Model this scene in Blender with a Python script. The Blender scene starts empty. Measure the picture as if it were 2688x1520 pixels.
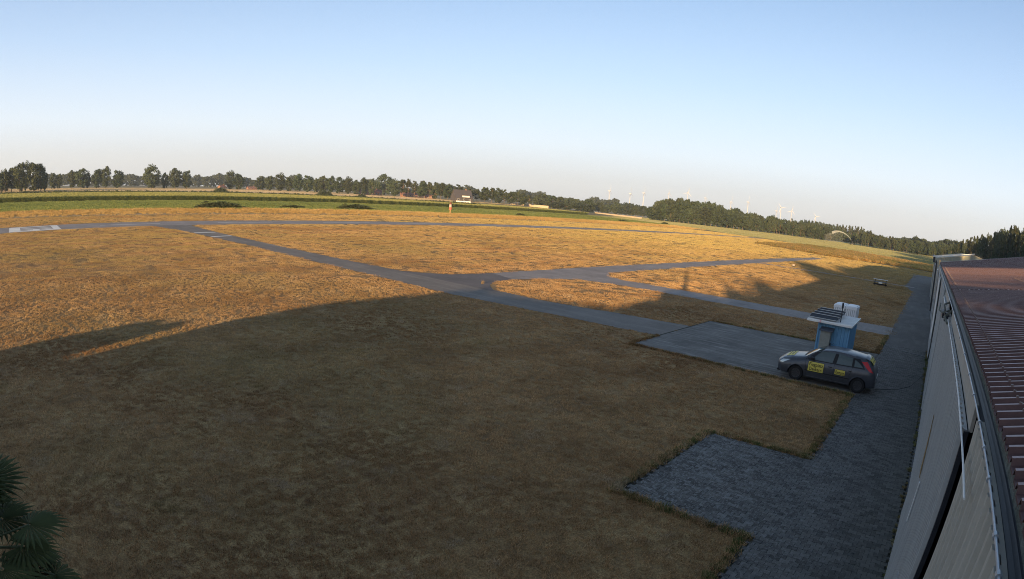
import bpy, bmesh, math, random
import numpy as np
from mathutils import Vector, Matrix
PI = math.pi
rad = math.radians
random.seed(11)
rng = np.random.default_rng(7)
S = bpy.context.scene
COL = S.collection

# ------------------------------------------------------------------ camera
HC = 5.83                       # camera height in metres, fixed on the clubhouse gable
YAW = 0.70825217                # heading of the lens, left of the hangar line
PITCH, ROLL = -0.14952693, 0.07791042
cam = bpy.data.cameras.new('camera')
cam_o = bpy.data.objects.new('camera', cam)
COL.objects.link(cam_o)
_cy, _sy = math.cos(YAW), math.sin(YAW)
_d = Vector((_sy, _cy)); _e = Vector((_cy, -_sy))
M_base = Matrix(((1, 0, 0), (0, 0, -1), (0, 1, 0)))
M_w = Matrix.Rotation(PITCH, 3, 'X') @ M_base @ Matrix.Rotation(ROLL, 3, 'Z')
M_f = Matrix(((_cy, -_sy, 0), (_sy, _cy, 0), (0, 0, 1)))
R3 = M_f @ M_w
cam_o.matrix_world = Matrix.Translation((0, 0, HC)) @ R3.to_4x4()
cam.type = 'PANO'
SENS = 36.0
cam.sensor_width = SENS
cam.sensor_fit = 'HORIZONTAL'
F_MM = 1560.08 / 2688 * SENS    # wide security lens, nearly equidistant
def setcam(n, v):
    for t in (cam, getattr(cam, 'cycles', None)):
        if t is not None and hasattr(t, n):
            try: setattr(t, n, v)
            except Exception: pass
setcam('panorama_type', 'FISHEYE_LENS_POLYNOMIAL')
setcam('fisheye_fov', PI)
setcam('fisheye_polynomial_k0', 0.0)
setcam('fisheye_polynomial_k1', -1.0 / F_MM)
setcam('fisheye_polynomial_k2', 0.0)
setcam('fisheye_polynomial_k3', -0.02182848 / F_MM ** 3)
setcam('fisheye_polynomial_k4', 0.0)
cam.clip_start = 0.05
cam.clip_end = 20000
S.camera = cam_o

# ------------------------------------------------------------------ light
EXPO = 1.25
SKY_STR = 0.10
SKY_GAIN = 1.62 / (SKY_STR * 2 ** EXPO)
SUN_EL = 7.3
HAZE_D = 0.00014
SUN_AZ = 156.1                  # clockwise from +Y
sun = bpy.data.lights.new('sun', 'SUN')
sun.energy = 5.0
sun.angle = rad(0.53)
sun.color = (1.0, 0.67, 0.32)
sun_o = bpy.data.objects.new('sun', sun)
COL.objects.link(sun_o)
sv = Vector((math.sin(rad(SUN_AZ)) * math.cos(rad(SUN_EL)), math.cos(rad(SUN_AZ)) * math.cos(rad(SUN_EL)), math.sin(rad(SUN_EL))))
sun_o.rotation_euler = sv.to_track_quat('Z', 'Y').to_euler()
sun_o.location = (0, 0, 60)
W = bpy.data.worlds.new('World'); S.world = W; W.use_nodes = True
nt = W.node_tree; nt.nodes.clear()
sky = nt.nodes.new('ShaderNodeTexSky'); sky.sky_type = 'NISHITA'; sky.sun_disc = False
sky.sun_elevation = rad(SUN_EL); sky.sun_rotation = rad(SUN_AZ)
sky.altitude = 20; sky.air_density = 1.0; sky.dust_density = 1.0; sky.ozone_density = 1.0
bg = nt.nodes.new('ShaderNodeBackground'); bg.inputs[1].default_value = SKY_STR
ow = nt.nodes.new('ShaderNodeOutputWorld')
# the morning mist pales the sky all round towards the horizon
tc = nt.nodes.new('ShaderNodeTexCoord'); sx = nt.nodes.new('ShaderNodeSeparateXYZ'); nt.links.new(tc.outputs['Generated'], sx.inputs[0])
def _ramp(stops):
    r = nt.nodes.new('ShaderNodeValToRGB'); e = r.color_ramp.elements
    while len(e) < len(stops): e.new(.5)
    for i, (p, c) in enumerate(stops): e[i].position = p; e[i].color = (*c, 1) if isinstance(c, tuple) else (c, c, c, 1)
    nt.links.new(sx.outputs[2], r.inputs[0]); return r.outputs[0]
mf = _ramp([(0, .96), (.08, .92), (.2, .72), (.42, .4), (.75, .1)])
mc = _ramp([(0, (.52, .512, .51)), (.035, (.565, .575, .59)), (.10, (.56, .63, .72)), (.22, (.39, .52, .745)), (.42, (.20, .34, .66))])
vm = nt.nodes.new('ShaderNodeVectorMath'); vm.operation = 'SCALE'; vm.inputs[3].default_value = SKY_GAIN; nt.links.new(mc, vm.inputs[0])
mx = nt.nodes.new('ShaderNodeMix'); mx.data_type = 'RGBA'
nt.links.new(mf, mx.inputs[0]); nt.links.new(sky.outputs[0], mx.inputs[6]); nt.links.new(vm.outputs[0], mx.inputs[7])
nt.links.new(mx.outputs[2], bg.inputs[0]); nt.links.new(bg.outputs[0], ow.inputs[0])
S.render.engine = 'CYCLES'
S.cycles.use_denoising = True; S.cycles.denoiser = 'OPENIMAGEDENOISE'; S.cycles.denoising_input_passes = 'RGB_ALBEDO_NORMAL'; S.cycles.denoising_prefilter = 'NONE'
S.cycles.pixel_filter_type = 'BLACKMAN_HARRIS'; S.cycles.filter_width = 1.0
S.cycles.max_bounces = 6; S.cycles.diffuse_bounces = 2; S.cycles.glossy_bounces = 3
S.cycles.transmission_bounces = 4; S.cycles.transparent_max_bounces = 12; S.cycles.volume_bounces = 0
S.cycles.caustics_reflective = False; S.cycles.caustics_refractive = False
S.view_settings.view_transform = 'Standard'; S.view_settings.look = 'None'
S.view_settings.exposure = EXPO; S.view_settings.gamma = 1.0; S.view_settings.use_curve_mapping = False

# ------------------------------------------------------------------ helpers
def tag(o, label=None, cat=None, group=None, kind=None):
    if label: o['label'] = label
    if cat: o['category'] = cat
    if group: o['group'] = group
    if kind: o['kind'] = kind
    return o
def empty(name, loc=(0, 0, 0), rz=0, label=None, cat=None, group=None):
    o = bpy.data.objects.new(name, None); COL.objects.link(o)
    o.location = loc; o.rotation_euler = (0, 0, rz); o.empty_display_size = .2
    return tag(o, label, cat, group)
def mesh_obj(name, verts, faces, mat=None, parent=None, smooth=False):
    me = bpy.data.meshes.new(name); me.from_pydata([tuple(v) for v in verts], [], [tuple(f) for f in faces])
    if mat: me.materials.append(mat)
    if smooth: me.polygons.foreach_set('use_smooth', [True] * len(me.polygons))
    me.update()
    o = bpy.data.objects.new(name, me); COL.objects.link(o)
    if parent: o.parent = parent
    return o
def np_mesh(name, V, F, mat=None, smooth=False):
    """V (n,3), F (m,k) same-size faces -> mesh, fast"""
    V = np.asarray(V, np.float32); F = np.asarray(F, np.int32); m, k = F.shape
    me = bpy.data.meshes.new(name)
    me.vertices.add(len(V)); me.vertices.foreach_set('co', V.ravel())
    me.loops.add(m * k); me.loops.foreach_set('vertex_index', F.ravel())
    me.polygons.add(m); me.polygons.foreach_set('loop_start', np.arange(0, m * k, k, dtype=np.int32))
    me.polygons.foreach_set('loop_total', np.full(m, k, np.int32))
    if mat: me.materials.append(mat)
    me.update(calc_edges=True); me.validate()
    if smooth: me.polygons.foreach_set('use_smooth', [True] * m)
    return me
def link(name, me, parent=None, loc=None):
    o = bpy.data.objects.new(name, me); COL.objects.link(o)
    if parent: o.parent = parent
    if loc: o.location = loc
    return o
class MB:
    def __init__(s): s.v = []; s.f = []
    def add(s, V, F):
        n = len(s.v); s.v += [tuple(v) for v in V]; s.f += [tuple(i + n for i in f) for f in F]; return s
    def box(s, x0, y0, z0, x1, y1, z1):
        return s.add([(x0, y0, z0), (x1, y0, z0), (x1, y1, z0), (x0, y1, z0), (x0, y0, z1), (x1, y0, z1), (x1, y1, z1), (x0, y1, z1)],
                     [(0, 3, 2, 1), (4, 5, 6, 7), (0, 1, 5, 4), (1, 2, 6, 5), (2, 3, 7, 6), (3, 0, 4, 7)])
    def bar(s, a, b, w, h=None, up=(0, 0, 1)):
        h = h or w; a = Vector(a); b = Vector(b); d = (b - a).normalized(); u = Vector(up)
        if abs(d.dot(u)) > .99: u = Vector((1, 0, 0))
        r = d.cross(u).normalized(); u = r.cross(d)
        V = []
        for p in (a, b):
            for i, j in ((-1, -1), (1, -1), (1, 1), (-1, 1)): V.append(p + r * i * w / 2 + u * j * h / 2)
        return s.add(V, [(0, 3, 2, 1), (4, 5, 6, 7), (0, 1, 5, 4), (1, 2, 6, 5), (2, 3, 7, 6), (3, 0, 4, 7)])
    def tube(s, pts, r, n=8, cap=True):
        pts = [Vector(p) for p in pts]; V = []; F = []
        rr = r if isinstance(r, (list, tuple)) else [r] * len(pts)
        for i, p in enumerate(pts):
            d = (pts[min(i + 1, len(pts) - 1)] - pts[max(i - 1, 0)]).normalized()
            u = Vector((0, 0, 1)) if abs(d.z) < .95 else Vector((1, 0, 0))
            a = d.cross(u).normalized(); b = a.cross(d)
            for k in range(n):
                t = 2 * PI * k / n; V.append(p + (a * math.cos(t) + b * math.sin(t)) * rr[i])
        for i in range(len(pts) - 1):
            for k in range(n):
                F.append((i * n + k, i * n + (k + 1) % n, (i + 1) * n + (k + 1) % n, (i + 1) * n + k))
        if cap:
            F.append(tuple(range(n))[::-1]); F.append(tuple((len(pts) - 1) * n + k for k in range(n)))
        return s.add(V, F)
    def prism(s, poly, axis, a, b):
        """poly 2D extruded along axis 0/1/2 from a to b"""
        n = len(poly)
        def P(u, v, w):
            return (w, u, v) if axis == 0 else (u, w, v) if axis == 1 else (u, v, w)
        V = [P(u, v, a) for u, v in poly] + [P(u, v, b) for u, v in poly]
        F = [tuple(range(n))[::-1], tuple(range(n, 2 * n))] + [(i, (i + 1) % n, n + (i + 1) % n, n + i) for i in range(n)]
        return s.add(V, F)
    def build(s, name, mat, parent=None, smooth=False, bevel=0):
        o = mesh_obj(name, s.v, s.f, mat, parent, smooth)
        bm = bmesh.new(); bm.from_mesh(o.data); bmesh.ops.recalc_face_normals(bm, faces=bm.faces); bm.to_mesh(o.data); bm.free()
        if bevel:
            m = o.modifiers.new('bevel', 'BEVEL'); m.width = bevel; m.segments = 2; m.limit_method = 'ANGLE'
        return o

class Mat:
    """small node-graph writer"""
    def __init__(s, name, col=(.5, .5, .5), rough=.8, metal=0, spec=.3):
        s.m = bpy.data.materials.new(name); s.m.use_nodes = True; s.t = s.m.node_tree
        s.b = s.t.nodes['Principled BSDF']
        s.b.inputs['Base Color'].default_value = (*col, 1); s.b.inputs['Roughness'].default_value = rough
        s.b.inputs['Metallic'].default_value = metal; s.b.inputs['Specular IOR Level'].default_value = spec
        s._co = None
    def n(s, t, **k):
        x = s.t.nodes.new(t)
        for a, b in k.items():
            if a.startswith('i_'):
                key = a[2:]; x.inputs[int(key) if key.isdigit() else key].default_value = b
            else: setattr(x, a, b)
        return x
    def l(s, a, b): s.t.links.new(a, b); return s
    def co(s, kind='world', scale=(1, 1, 1), rot=0):
        if kind == 'world': o = s.n('ShaderNodeNewGeometry').outputs['Position']
        else: o = s.n('ShaderNodeTexCoord').outputs['Object']
        mp = s.n('ShaderNodeMapping'); mp.inputs['Scale'].default_value = scale; mp.inputs['Rotation'].default_value = (0, 0, rot)
        s.l(o, mp.inputs[0]); return mp.outputs[0]
    def noise(s, scale, detail=3, rough=.55, co=None, dist=0):
        x = s.n('ShaderNodeTexNoise'); x.inputs['Scale'].default_value = scale; x.inputs['Detail'].default_value = detail
        x.inputs['Roughness'].default_value = rough; x.inputs['Distortion'].default_value = dist
        s.l(co or s.co(), x.inputs[0]); return x.outputs[0]
    def ramp(s, f, stops):
        r = s.n('ShaderNodeValToRGB'); e = r.color_ramp.elements
        while len(e) < len(stops): e.new(.5)
        for i, (p, c) in enumerate(stops):
            e[i].position = p; e[i].color = (*c, 1) if not isinstance(c, (int, float)) else (c, c, c, 1)
        s.l(f, r.inputs[0]); return r.outputs[0]
    def mix(s, f, a, b, mode='MIX'):
        x = s.n('ShaderNodeMix', data_type='RGBA', blend_type=mode)
        for i, v in ((0, f), (6, a), (7, b)):
            if isinstance(v, (int, float)): x.inputs[i].default_value = v
            elif isinstance(v, tuple): x.inputs[i].default_value = (*v, 1)
            else: s.l(v, x.inputs[i])
        return x.outputs[2]
    def math(s, op, a, b=0, clamp=False):
        x = s.n('ShaderNodeMath', operation=op, use_clamp=clamp)
        for i, v in ((0, a), (1, b)):
            if isinstance(v, (int, float)): x.inputs[i].default_value = v
            else: s.l(v, x.inputs[i])
        return x.outputs[0]
    def bump(s, h, strength=.5, dist=.02):
        b = s.n('ShaderNodeBump'); b.inputs['Strength'].default_value = strength; b.inputs['Distance'].default_value = dist
        s.l(h, b.inputs['Height']); s.l(b.outputs[0], s.b.inputs['Normal']); return s
    def color(s, c): s.l(c, s.b.inputs['Base Color']); return s
    def rnd(s):  # per-object random
        return s.n('ShaderNodeObjectInfo').outputs['Random']

def smooth(e0, e1, v):
    t = min(1, max(0, (v - e0) / (e1 - e0))); return t * t * (3 - 2 * t)
def terrain(x, y):
    """the land beyond the maize lies a little higher"""
    a = math.degrees(math.atan2(x, y))
    return 2.0 * smooth(330, 520, math.hypot(x, y)) * (1 - smooth(-42, -30, a)) if x < 0 else 0.0
TREES = [('avenue','o',-449.9,-9.2,13.8,6.3),('avenue','d',-450.0,-5.6,15.9,8.6),('avenue','d',-455.0,-0.8,17.3,8.7),('avenue','o',-450.0,5.5,20.2,11.8),('avenue','o',-469.9,10.5,20.0,7.4),('avenue','o',-449.7,16.5,20.8,12.5),('avenue','o',-454.5,22.2,18.1,8.7),('avenue','o',-459.3,26.0,13.8,4.8),('avenue','o',-598.5,42.7,13.3,9.4),('avenue','o',-598.0,48.5,14.6,7.3),('avenue','o',-596.8,61.9,16.2,9.4),('avenue','o',-595.7,71.3,19.1,15.7),('avenue','o',-604.8,79.3,15.4,6.4),('avenue','o',-593.6,87.3,19.1,11.5),('avenue','o',-592.2,96.3,19.7,11.5),('avenue','o',-590.1,108.6,17.5,13.6),('avenue','o',-582.6,143.3,21.5,19.9),('avenue','o',-588.9,159.1,16.2,8.5),('avenue','o',-576.4,166.6,18.7,14.6),('avenue','o',-573.0,177.8,18.1,11.5),('avenue','o',-595.5,234.5,18.6,13.4),('avenue','o',-554.9,228.2,16.6,11.5),('avenue','o',-582.7,264.8,14.1,13.4),('avenue','o',-533.5,251.9,14.9,10.6),('avenue','o',-526.1,260.3,16.5,12.9),('avenue','o',-519.2,267.3,14.0,9.4),('avenue','o',-512.6,273.5,16.3,11.6),('avenue','o',-505.6,280.1,16.4,12.7),('avenue','o',-498.7,286.3,12.8,8.1),('avenue','o',-492.7,290.6,16.9,12.6),('avenue','o',-486.2,295.5,15.6,9.1),('avenue','o',-479.3,301.1,16.0,11.3),('avenue','o',-472.5,306.2,15.3,10.2),('avenue','o',-465.6,311.1,14.3,9.0),('avenue','o',-459.1,315.4,15.3,8.9),('avenue','o',-452.5,319.7,15.9,7.8),('avenue','o',-437.5,335.0,15.2,12.1),('avenue','p',-430.4,339.2,15.6,11.0),('avenue','p',-425.2,341.0,16.3,8.7),('avenue','p',-419.2,343.6,14.7,9.8),('avenue','p',-412.4,347.1,15.5,9.7),('avenue','p',-406.1,349.8,14.4,8.6),('avenue','p',-399.6,352.7,14.6,9.6),('avenue','p',-393.7,354.9,14.6,8.5),('avenue','p',-387.1,357.6,13.9,8.4),('avenue','o',-563.1,415.9,25.5,24.4),('avenue_right','d',-397.7,335.0,15.4,9.4),('avenue_right','p',-393.6,339.9,14.0,8.3),('avenue_right','d',-390.3,343.6,14.5,8.3),('avenue_right','p',-387.0,347.3,14.1,8.3),('avenue_right','d',-383.0,351.7,13.2,9.4),('avenue_right','p',-434.8,413.5,15.1,13.2),('avenue_right','d',-370.7,364.6,11.6,9.4),('avenue_right','p',-365.6,369.8,10.3,9.4),('avenue_right','d',-360.6,374.7,14.0,9.9),('avenue_right','p',-355.9,379.1,13.1,8.3),('avenue_right','d',-352.0,382.8,13.7,9.4),('avenue_right','p',-347.9,386.5,12.3,9.4),('avenue_right','d',-343.1,390.7,11.9,9.4),('avenue_right','p',-339.0,394.3,11.3,8.9),('avenue_right','d',-335.5,397.3,10.8,8.3),('avenue_right','p',-331.3,400.8,9.3,7.3),('round','d',-397.6,501.5,15.4,18.4),('round','d',-388.7,508.4,14.1,14.7),('round','d',-381.5,513.8,13.6,12.3),('round','d',-374.3,519.1,13.5,11.0),('round','d',-367.0,524.3,13.5,13.5),('round','d',-356.9,531.2,14.1,13.5),('round','d',-401.7,498.3,11.0,9.8),('round','d',-336.6,447.6,6.7,16.1),('round','d',-344.4,441.6,6.6,11.8),('round','d',-328.7,453.4,6.3,12.9),('round','d',-318.4,460.6,8.3,16.1),('round','d',-311.2,465.6,8.3,11.8),('round2','d',-369.2,571.1,13.0,11.7),('round2','d',-361.0,576.2,11.1,11.7),('round2','d',-352.7,581.4,14.7,12.4),('round2','d',-341.9,587.8,13.7,11.7),('round2','d',-332.6,593.1,13.4,10.4),('round2','d',-325.3,597.1,13.8,10.4),('round2','d',-319.0,600.5,13.3,9.1),('round2','d',-364.9,573.8,8.8,10.4),('round2','d',-346.7,585.0,9.8,10.4),('round2','d',-336.5,590.9,10.4,10.4),('round2','d',-317.7,601.2,10.2,10.4),('clump','d',-241.9,461.8,12.4,12.6),('clump','d',-231.3,447.2,6.6,12.4),('clump','d',-236.0,460.0,18.2,11.4),('clump','o',-227.7,449.3,12.9,9.9),('clump','d',-234.5,465.4,19.5,11.2),('clump','d',-224.7,451.4,15.3,11.9),('clump','d',-230.8,469.0,21.3,12.7),('clump','d',-218.1,449.1,14.9,10.7),('clump','o',-227.2,470.7,21.0,10.4),('clump','d',-216.9,455.0,16.2,11.1),('clump','o',-222.4,469.7,22.2,12.8),('clump','o',-213.1,455.8,18.1,11.0),('clump','d',-217.7,469.0,22.8,10.3),('clump','o',-209.2,456.9,16.5,11.0),('clump','d',-213.2,469.2,22.3,9.6),('clump','d',-206.3,460.2,16.9,13.0),('clump','o',-209.6,473.5,21.3,10.9),('clump','o',-200.3,458.7,15.4,10.1),('clump','o',-204.4,473.5,21.4,13.2),('clump','o',-197.4,463.8,16.3,11.1),('clump','d',-200.6,477.1,21.4,10.8),('clump','o',-191.6,462.5,15.4,11.8),('clump','o',-198.0,483.9,22.4,9.9),('clump','o',-188.2,466.4,18.3,12.3),('clump','d',-193.8,485.1,21.8,9.9),('clump','d',-184.4,468.8,15.8,11.0),('clump','d',-188.0,483.2,20.4,10.0),('clump','d',-180.5,470.7,16.4,11.3),('clump','o',-184.0,487.3,18.2,11.6),('clump','d',-174.1,468.3,13.6,11.3),('wood','d',-182.5,492.3,16.3,10.0),('wood','d',-174.2,476.2,11.8,7.8),('wood','d',-179.4,493.1,18.6,8.2),('wood','d',-170.9,476.0,14.2,8.2),('wood','d',-175.8,495.5,19.4,10.1),('wood','d',-168.4,481.3,15.2,8.8),('wood','d',-171.6,495.1,16.8,8.0),('wood','d',-163.5,478.4,13.2,8.9),('wood','d',-168.4,497.8,15.5,9.8),('wood','d',-160.3,480.8,10.9,8.6),('wood','d',-164.1,495.8,16.0,9.7),('wood','d',-157.8,483.9,11.8,9.2),('wood','d',-160.5,496.9,15.0,9.7),('wood','d',-153.6,482.4,11.9,8.8),('wood','d',-165.0,504.0,16.9,6.5),('wood','p',-158.3,489.7,12.6,5.6),('wood','d',-162.2,504.9,17.1,5.6),('wood','p',-157.2,495.2,14.0,6.6),('wood','d',-160.3,508.6,15.9,5.2),('wood','d',-153.3,492.6,11.8,6.9),('wood','d',-156.7,507.1,15.4,6.5),('wood','d',-151.2,495.7,12.0,7.1),('wood','d',-154.5,512.4,13.2,7.0),('wood','d',-147.7,496.2,9.8,5.6),('wood','d',-150.7,511.1,15.8,6.5),('wood','d',-144.4,496.0,13.3,5.5),('wood','d',-148.2,513.6,17.0,7.1),('wood','d',-142.0,498.4,13.6,5.8),('wood','d',-145.3,514.7,15.6,7.2),('wood','p',-139.1,499.5,11.7,5.9),('wood','d',-141.7,513.1,14.6,6.3),('wood','p',-135.2,496.1,12.0,6.5),('wood','d',-138.3,511.8,14.1,6.9),('wood','p',-133.1,499.7,10.7,5.8),('wood','d',-137.6,520.0,15.0,5.6),('wood','d',-130.4,500.2,11.5,7.1),('wood','d',-132.4,514.2,14.2,5.2),('wood','d',-127.4,502.3,10.8,6.0),('wood','p',-131.2,520.2,15.1,6.7),('wood','p',-124.8,502.0,12.5,5.8),('wood','d',-127.7,520.8,14.7,5.3),('wood','d',-120.7,499.9,11.1,6.5),('wood','d',-123.9,518.5,13.7,6.0),('wood','p',-117.9,501.3,10.9,5.9),('wood','d',-121.4,520.7,14.5,6.9),('wood','d',-116.1,506.0,10.6,7.0),('wood','d',-118.0,521.1,13.1,7.3),('wood','p',-112.9,507.2,9.7,6.8),('wood','d',-115.9,524.9,13.9,5.4),('wood','d',-109.0,502.3,10.1,7.1),('wood','p',-112.3,523.0,13.6,5.5),('wood','d',-106.9,507.1,9.9,5.6),('wood','d',-108.7,520.1,12.7,6.1),('wood','d',-103.8,505.5,10.0,6.3),('wood','d',-107.0,525.1,13.3,6.5),('wood','d',-101.7,508.0,10.6,6.1),('wood','p',-104.2,527.1,12.8,6.7),('wood','d',-98.2,506.8,9.1,5.6),('wood','p',-100.1,522.3,11.8,6.4),('wood','d',-95.2,506.6,8.4,5.8),('wood','d',-96.9,524.8,11.6,7.1),('wood','p',-92.0,507.8,8.9,6.6),('wood','d',-93.9,525.7,12.2,7.1),('wood','d',-89.2,509.4,9.4,6.9),('backwood','d',-174.9,742.8,20.0,7.5),('backwood','d',-170.5,746.8,20.7,8.2),('backwood','d',-164.3,743.2,20.7,8.2),('backwood','d',-160.9,747.8,21.3,7.0),('backwood','d',-155.5,746.9,20.8,8.0),('backwood','d',-150.8,749.1,20.6,8.3),('backwood','d',-145.2,746.3,20.2,6.4),('backwood','d',-141.9,752.0,19.8,8.5),('backwood','d',-138.0,752.4,19.5,8.4),('backwood','d',-133.7,753.5,19.2,6.7),('backwood','p',-118.5,691.1,18.5,6.4),('backwood','p',-115.9,695.8,18.0,6.2),('backwood','p',-111.9,694.0,19.0,6.5),('backwood','p',-108.6,699.2,18.4,5.6),('backwood','p',-103.8,694.2,19.0,5.6),('backwood','p',-101.0,698.0,18.8,5.8),('backwood','p',-96.3,694.8,19.0,6.0),('backwood','p',-92.9,695.1,19.2,6.1),('backwood','p',-89.9,699.1,19.3,4.8),('backwood','p',-86.4,698.0,17.5,6.2),('rightwood','p',-64.3,500.4,10.2,6.4),('rightwood','p',-60.2,481.4,7.7,5.2),('rightwood','d',-60.8,496.7,12.4,5.2),('rightwood','d',-57.3,481.6,9.7,4.9),('rightwood','p',-59.1,504.3,13.3,4.8),('rightwood','p',-55.3,485.7,10.6,5.9),('rightwood','p',-56.2,501.2,13.6,4.9),('rightwood','p',-52.9,485.8,11.1,6.2),('rightwood','d',-53.4,503.3,11.9,5.6),('rightwood','d',-49.6,482.0,9.4,6.0),('rightwood','p',-50.1,501.9,10.6,6.7),('rightwood','d',-46.6,483.1,8.6,5.0),('rightwood','p',-47.2,499.7,11.2,4.9),('rightwood','d',-44.1,484.0,8.6,6.4),('rightwood','d',-44.7,499.6,10.5,4.8),('rightwood','d',-41.9,487.8,7.9,6.3),('rightwood','p',-42.0,500.5,10.5,4.7),('rightwood','d',-38.9,483.5,8.2,5.5),('rightwood','p',-39.1,501.9,11.3,4.8),('rightwood','p',-36.3,487.9,8.7,5.5),('rightwood','p',-36.3,501.3,11.2,5.7),('rightwood','p',-33.6,485.5,9.5,6.1),('rightwood','d',-33.7,502.4,10.5,6.3),('rightwood','d',-31.1,487.6,7.7,5.9),('rightwood','d',-31.1,500.3,11.3,5.4),('rightwood','d',-28.7,488.6,8.7,6.0),('rightwood','d',-28.4,505.3,10.9,5.0),('rightwood','p',-25.7,487.4,8.3,5.0),('rightwood','p',-25.6,505.5,11.1,5.6),('rightwood','p',-23.0,485.9,8.8,6.4),('rightwood','p',-22.8,501.1,10.6,6.0),('rightwood','d',-20.5,486.7,8.9,5.8),('rightwood','d',-20.1,501.2,11.2,5.3),('rightwood','d',-17.8,485.0,8.9,6.1),('rightwood','p',-17.5,506.4,11.3,6.7),('rightwood','p',-15.2,488.9,8.9,5.5),('rightwood','d',-14.5,500.6,11.5,5.0),('rightwood','d',-12.4,485.1,9.5,6.3),('rightwood','d',-13.6,520.6,10.9,4.7),('rightwood','d',-11.7,506.8,8.5,4.0),('rightwood','d',-10.8,524.8,11.6,4.9),('rightwood','d',-8.8,505.8,8.9,4.6),('rightwood','d',-7.6,525.5,11.2,5.3),('rightwood','d',-5.7,507.8,8.5,5.0),('rightwood','d',-4.7,520.6,11.9,4.3),('rightwood','d',-2.9,504.8,8.9,4.7),('rightwood','d',-2.2,525.7,12.1,4.3),('rightwood','d',-0.5,504.2,10.0,4.0),('rightwood','d',0.9,525.9,12.1,5.2),('rightwood','d',2.5,509.3,9.4,4.1),('rightwood','d',4.1,520.0,11.8,4.4),('rightwood','d',5.6,506.8,9.3,4.9),('rightwood','d',7.3,520.8,11.1,4.4),('rightwood','d',8.7,508.2,8.9,4.1),('rightwood','d',10.3,520.5,11.0,5.3),('rightwood','d',11.8,509.5,8.0,4.3),('rightwood','d',13.1,527.1,11.5,4.7),('rightwood','d',14.1,504.5,8.9,4.0),('pineforest','p',13.4,434.3,11.9,4.2),('pineforest','c',14.4,417.8,9.6,4.6),('pineforest','d',15.4,415.6,12.4,4.9),('pineforest','c',16.4,404.6,10.7,4.6),('pineforest','p',17.5,401.4,13.6,5.1),('pineforest','c',18.2,384.4,11.4,4.7),('pineforest','p',18.9,388.0,14.9,3.7),('pineforest','d',19.6,374.0,12.5,4.3),('pineforest','p',21.0,378.7,15.3,4.5),('pineforest','c',21.3,360.6,13.0,4.6),('pineforest','p',22.1,357.3,16.2,3.7),('pineforest','p',22.6,344.3,13.8,4.2),('pineforest','c',23.7,349.6,16.9,4.5),('pineforest','p',23.3,326.1,14.5,3.7),('pineforest','c',24.3,332.0,16.5,3.9),('pineforest','c',24.2,315.1,14.2,4.1),('pineforest','p',25.4,317.7,17.1,3.3),('pineforest','d',25.3,303.0,14.9,3.0),('pineforest','d',25.8,300.7,16.8,3.3),('pineforest','c',25.6,286.0,14.5,3.0),('pineforest','d',29.1,306.5,18.5,4.3),('pineforest','p',28.5,285.9,15.2,3.8),('pineforest','c',30.4,295.0,18.8,4.5),('pineforest','c',29.7,276.4,16.5,4.0),('pineforest','d',31.8,290.5,19.6,4.7),('pineforest','d',31.1,273.4,16.8,4.4),('pineforest','d',33.4,287.2,20.9,3.9),('pineforest','c',32.4,267.0,17.6,4.3),('pineforest','d',34.8,282.0,21.0,4.3),('pineforest','p',33.2,259.6,17.5,3.6),('pineforest','c',35.8,272.3,21.4,4.2),('pineforest','c',34.9,256.3,18.1,3.4),('pineforest','p',37.1,268.6,21.6,3.1),('pineforest','c',35.6,249.4,18.5,3.2),('pineforest','d',37.8,257.0,20.2,3.3),('pineforest','p',37.4,246.0,17.4,3.7),('pineforest','d',38.7,251.8,20.6,3.7),('pineforest','c',37.6,237.8,18.5,3.1),('pineforest','c',40.9,252.9,21.7,3.6),('pineforest','c',38.7,232.8,19.0,3.0),('pineforest','p',41.7,247.1,21.8,3.6),('pineforest','c',39.8,229.3,18.6,3.0),('pineforest','c',42.2,238.6,22.2,3.4),('pineforest','p',40.2,221.7,19.9,3.0),('pineforest','d',42.0,226.9,21.9,3.2),('pineforest','d',40.5,213.3,19.1,3.4)]
TURBINES = [(-1641, 2630, 98.5), (-1598, 2772, 98.1), (-1487, 2720, 104.8), (-1486, 2721, 103.8), (-1593, 3229, 134.6), (-1365, 3004, 137.5), (-1468, 3505, 136.4), (-1105, 3003, 109.1), (-955, 2844, 112.3), (-950, 3369, 98.9), (-873, 3183, 113.3), (-814, 3198, 103.7), (-804, 3816, 104.8)]


# ------------------------------------------------------------------ ground materials
def lawn_mat():
    m = Mat('dry_lawn', rough=.95, spec=.1)
    big = m.noise(.045, 4, .6); mid = m.noise(.4, 4, .65); sm = m.noise(3.2, 4, .7); fine = m.noise(24, 4, .75)
    base = m.ramp(mid, [(.3, (.24, .15, .07)), (.5, (.38, .245, .11)), (.7, (.5, .345, .16))])
    col = m.mix(m.ramp(big, [(.52, 0), (.68, .6)]), base, (.24, .21, .09))
    bx = m.n('ShaderNodeSeparateXYZ'); m.l(m.n('ShaderNodeNewGeometry').outputs['Position'], bx.inputs[0])
    # the mown belts along the runway stayed greener
    w = m.math('ADD', bx.outputs[0], m.math('MULTIPLY', big, 22))
    b1 = m.ramp(m.math('MULTIPLY', m.math('ADD', w, 130), 1 / 130), [(.02, .75), (.26, .55), (.42, .3), (.52, .0)])
    b2 = m.ramp(m.math('MULTIPLY', bx.outputs[1], 1 / 250), [(.15, 0), (.5, .75)])
    col = m.mix(m.math('MAXIMUM', b1, b2, True), col, (.235, .215, .075))
    col = m.mix(m.ramp(sm, [(.35, .5), (.6, 0)]), col, (.17, .10, .05))
    col = m.mix(m.ramp(fine, [(.38, .7), (.62, 0)]), col, (.09, .055, .028))
    m.color(col)
    h = m.math('ADD', m.math('MULTIPLY', sm, .5), m.math('MULTIPLY', fine, .35))
    m.bump(h, .7, .10)
    return m.m
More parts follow.
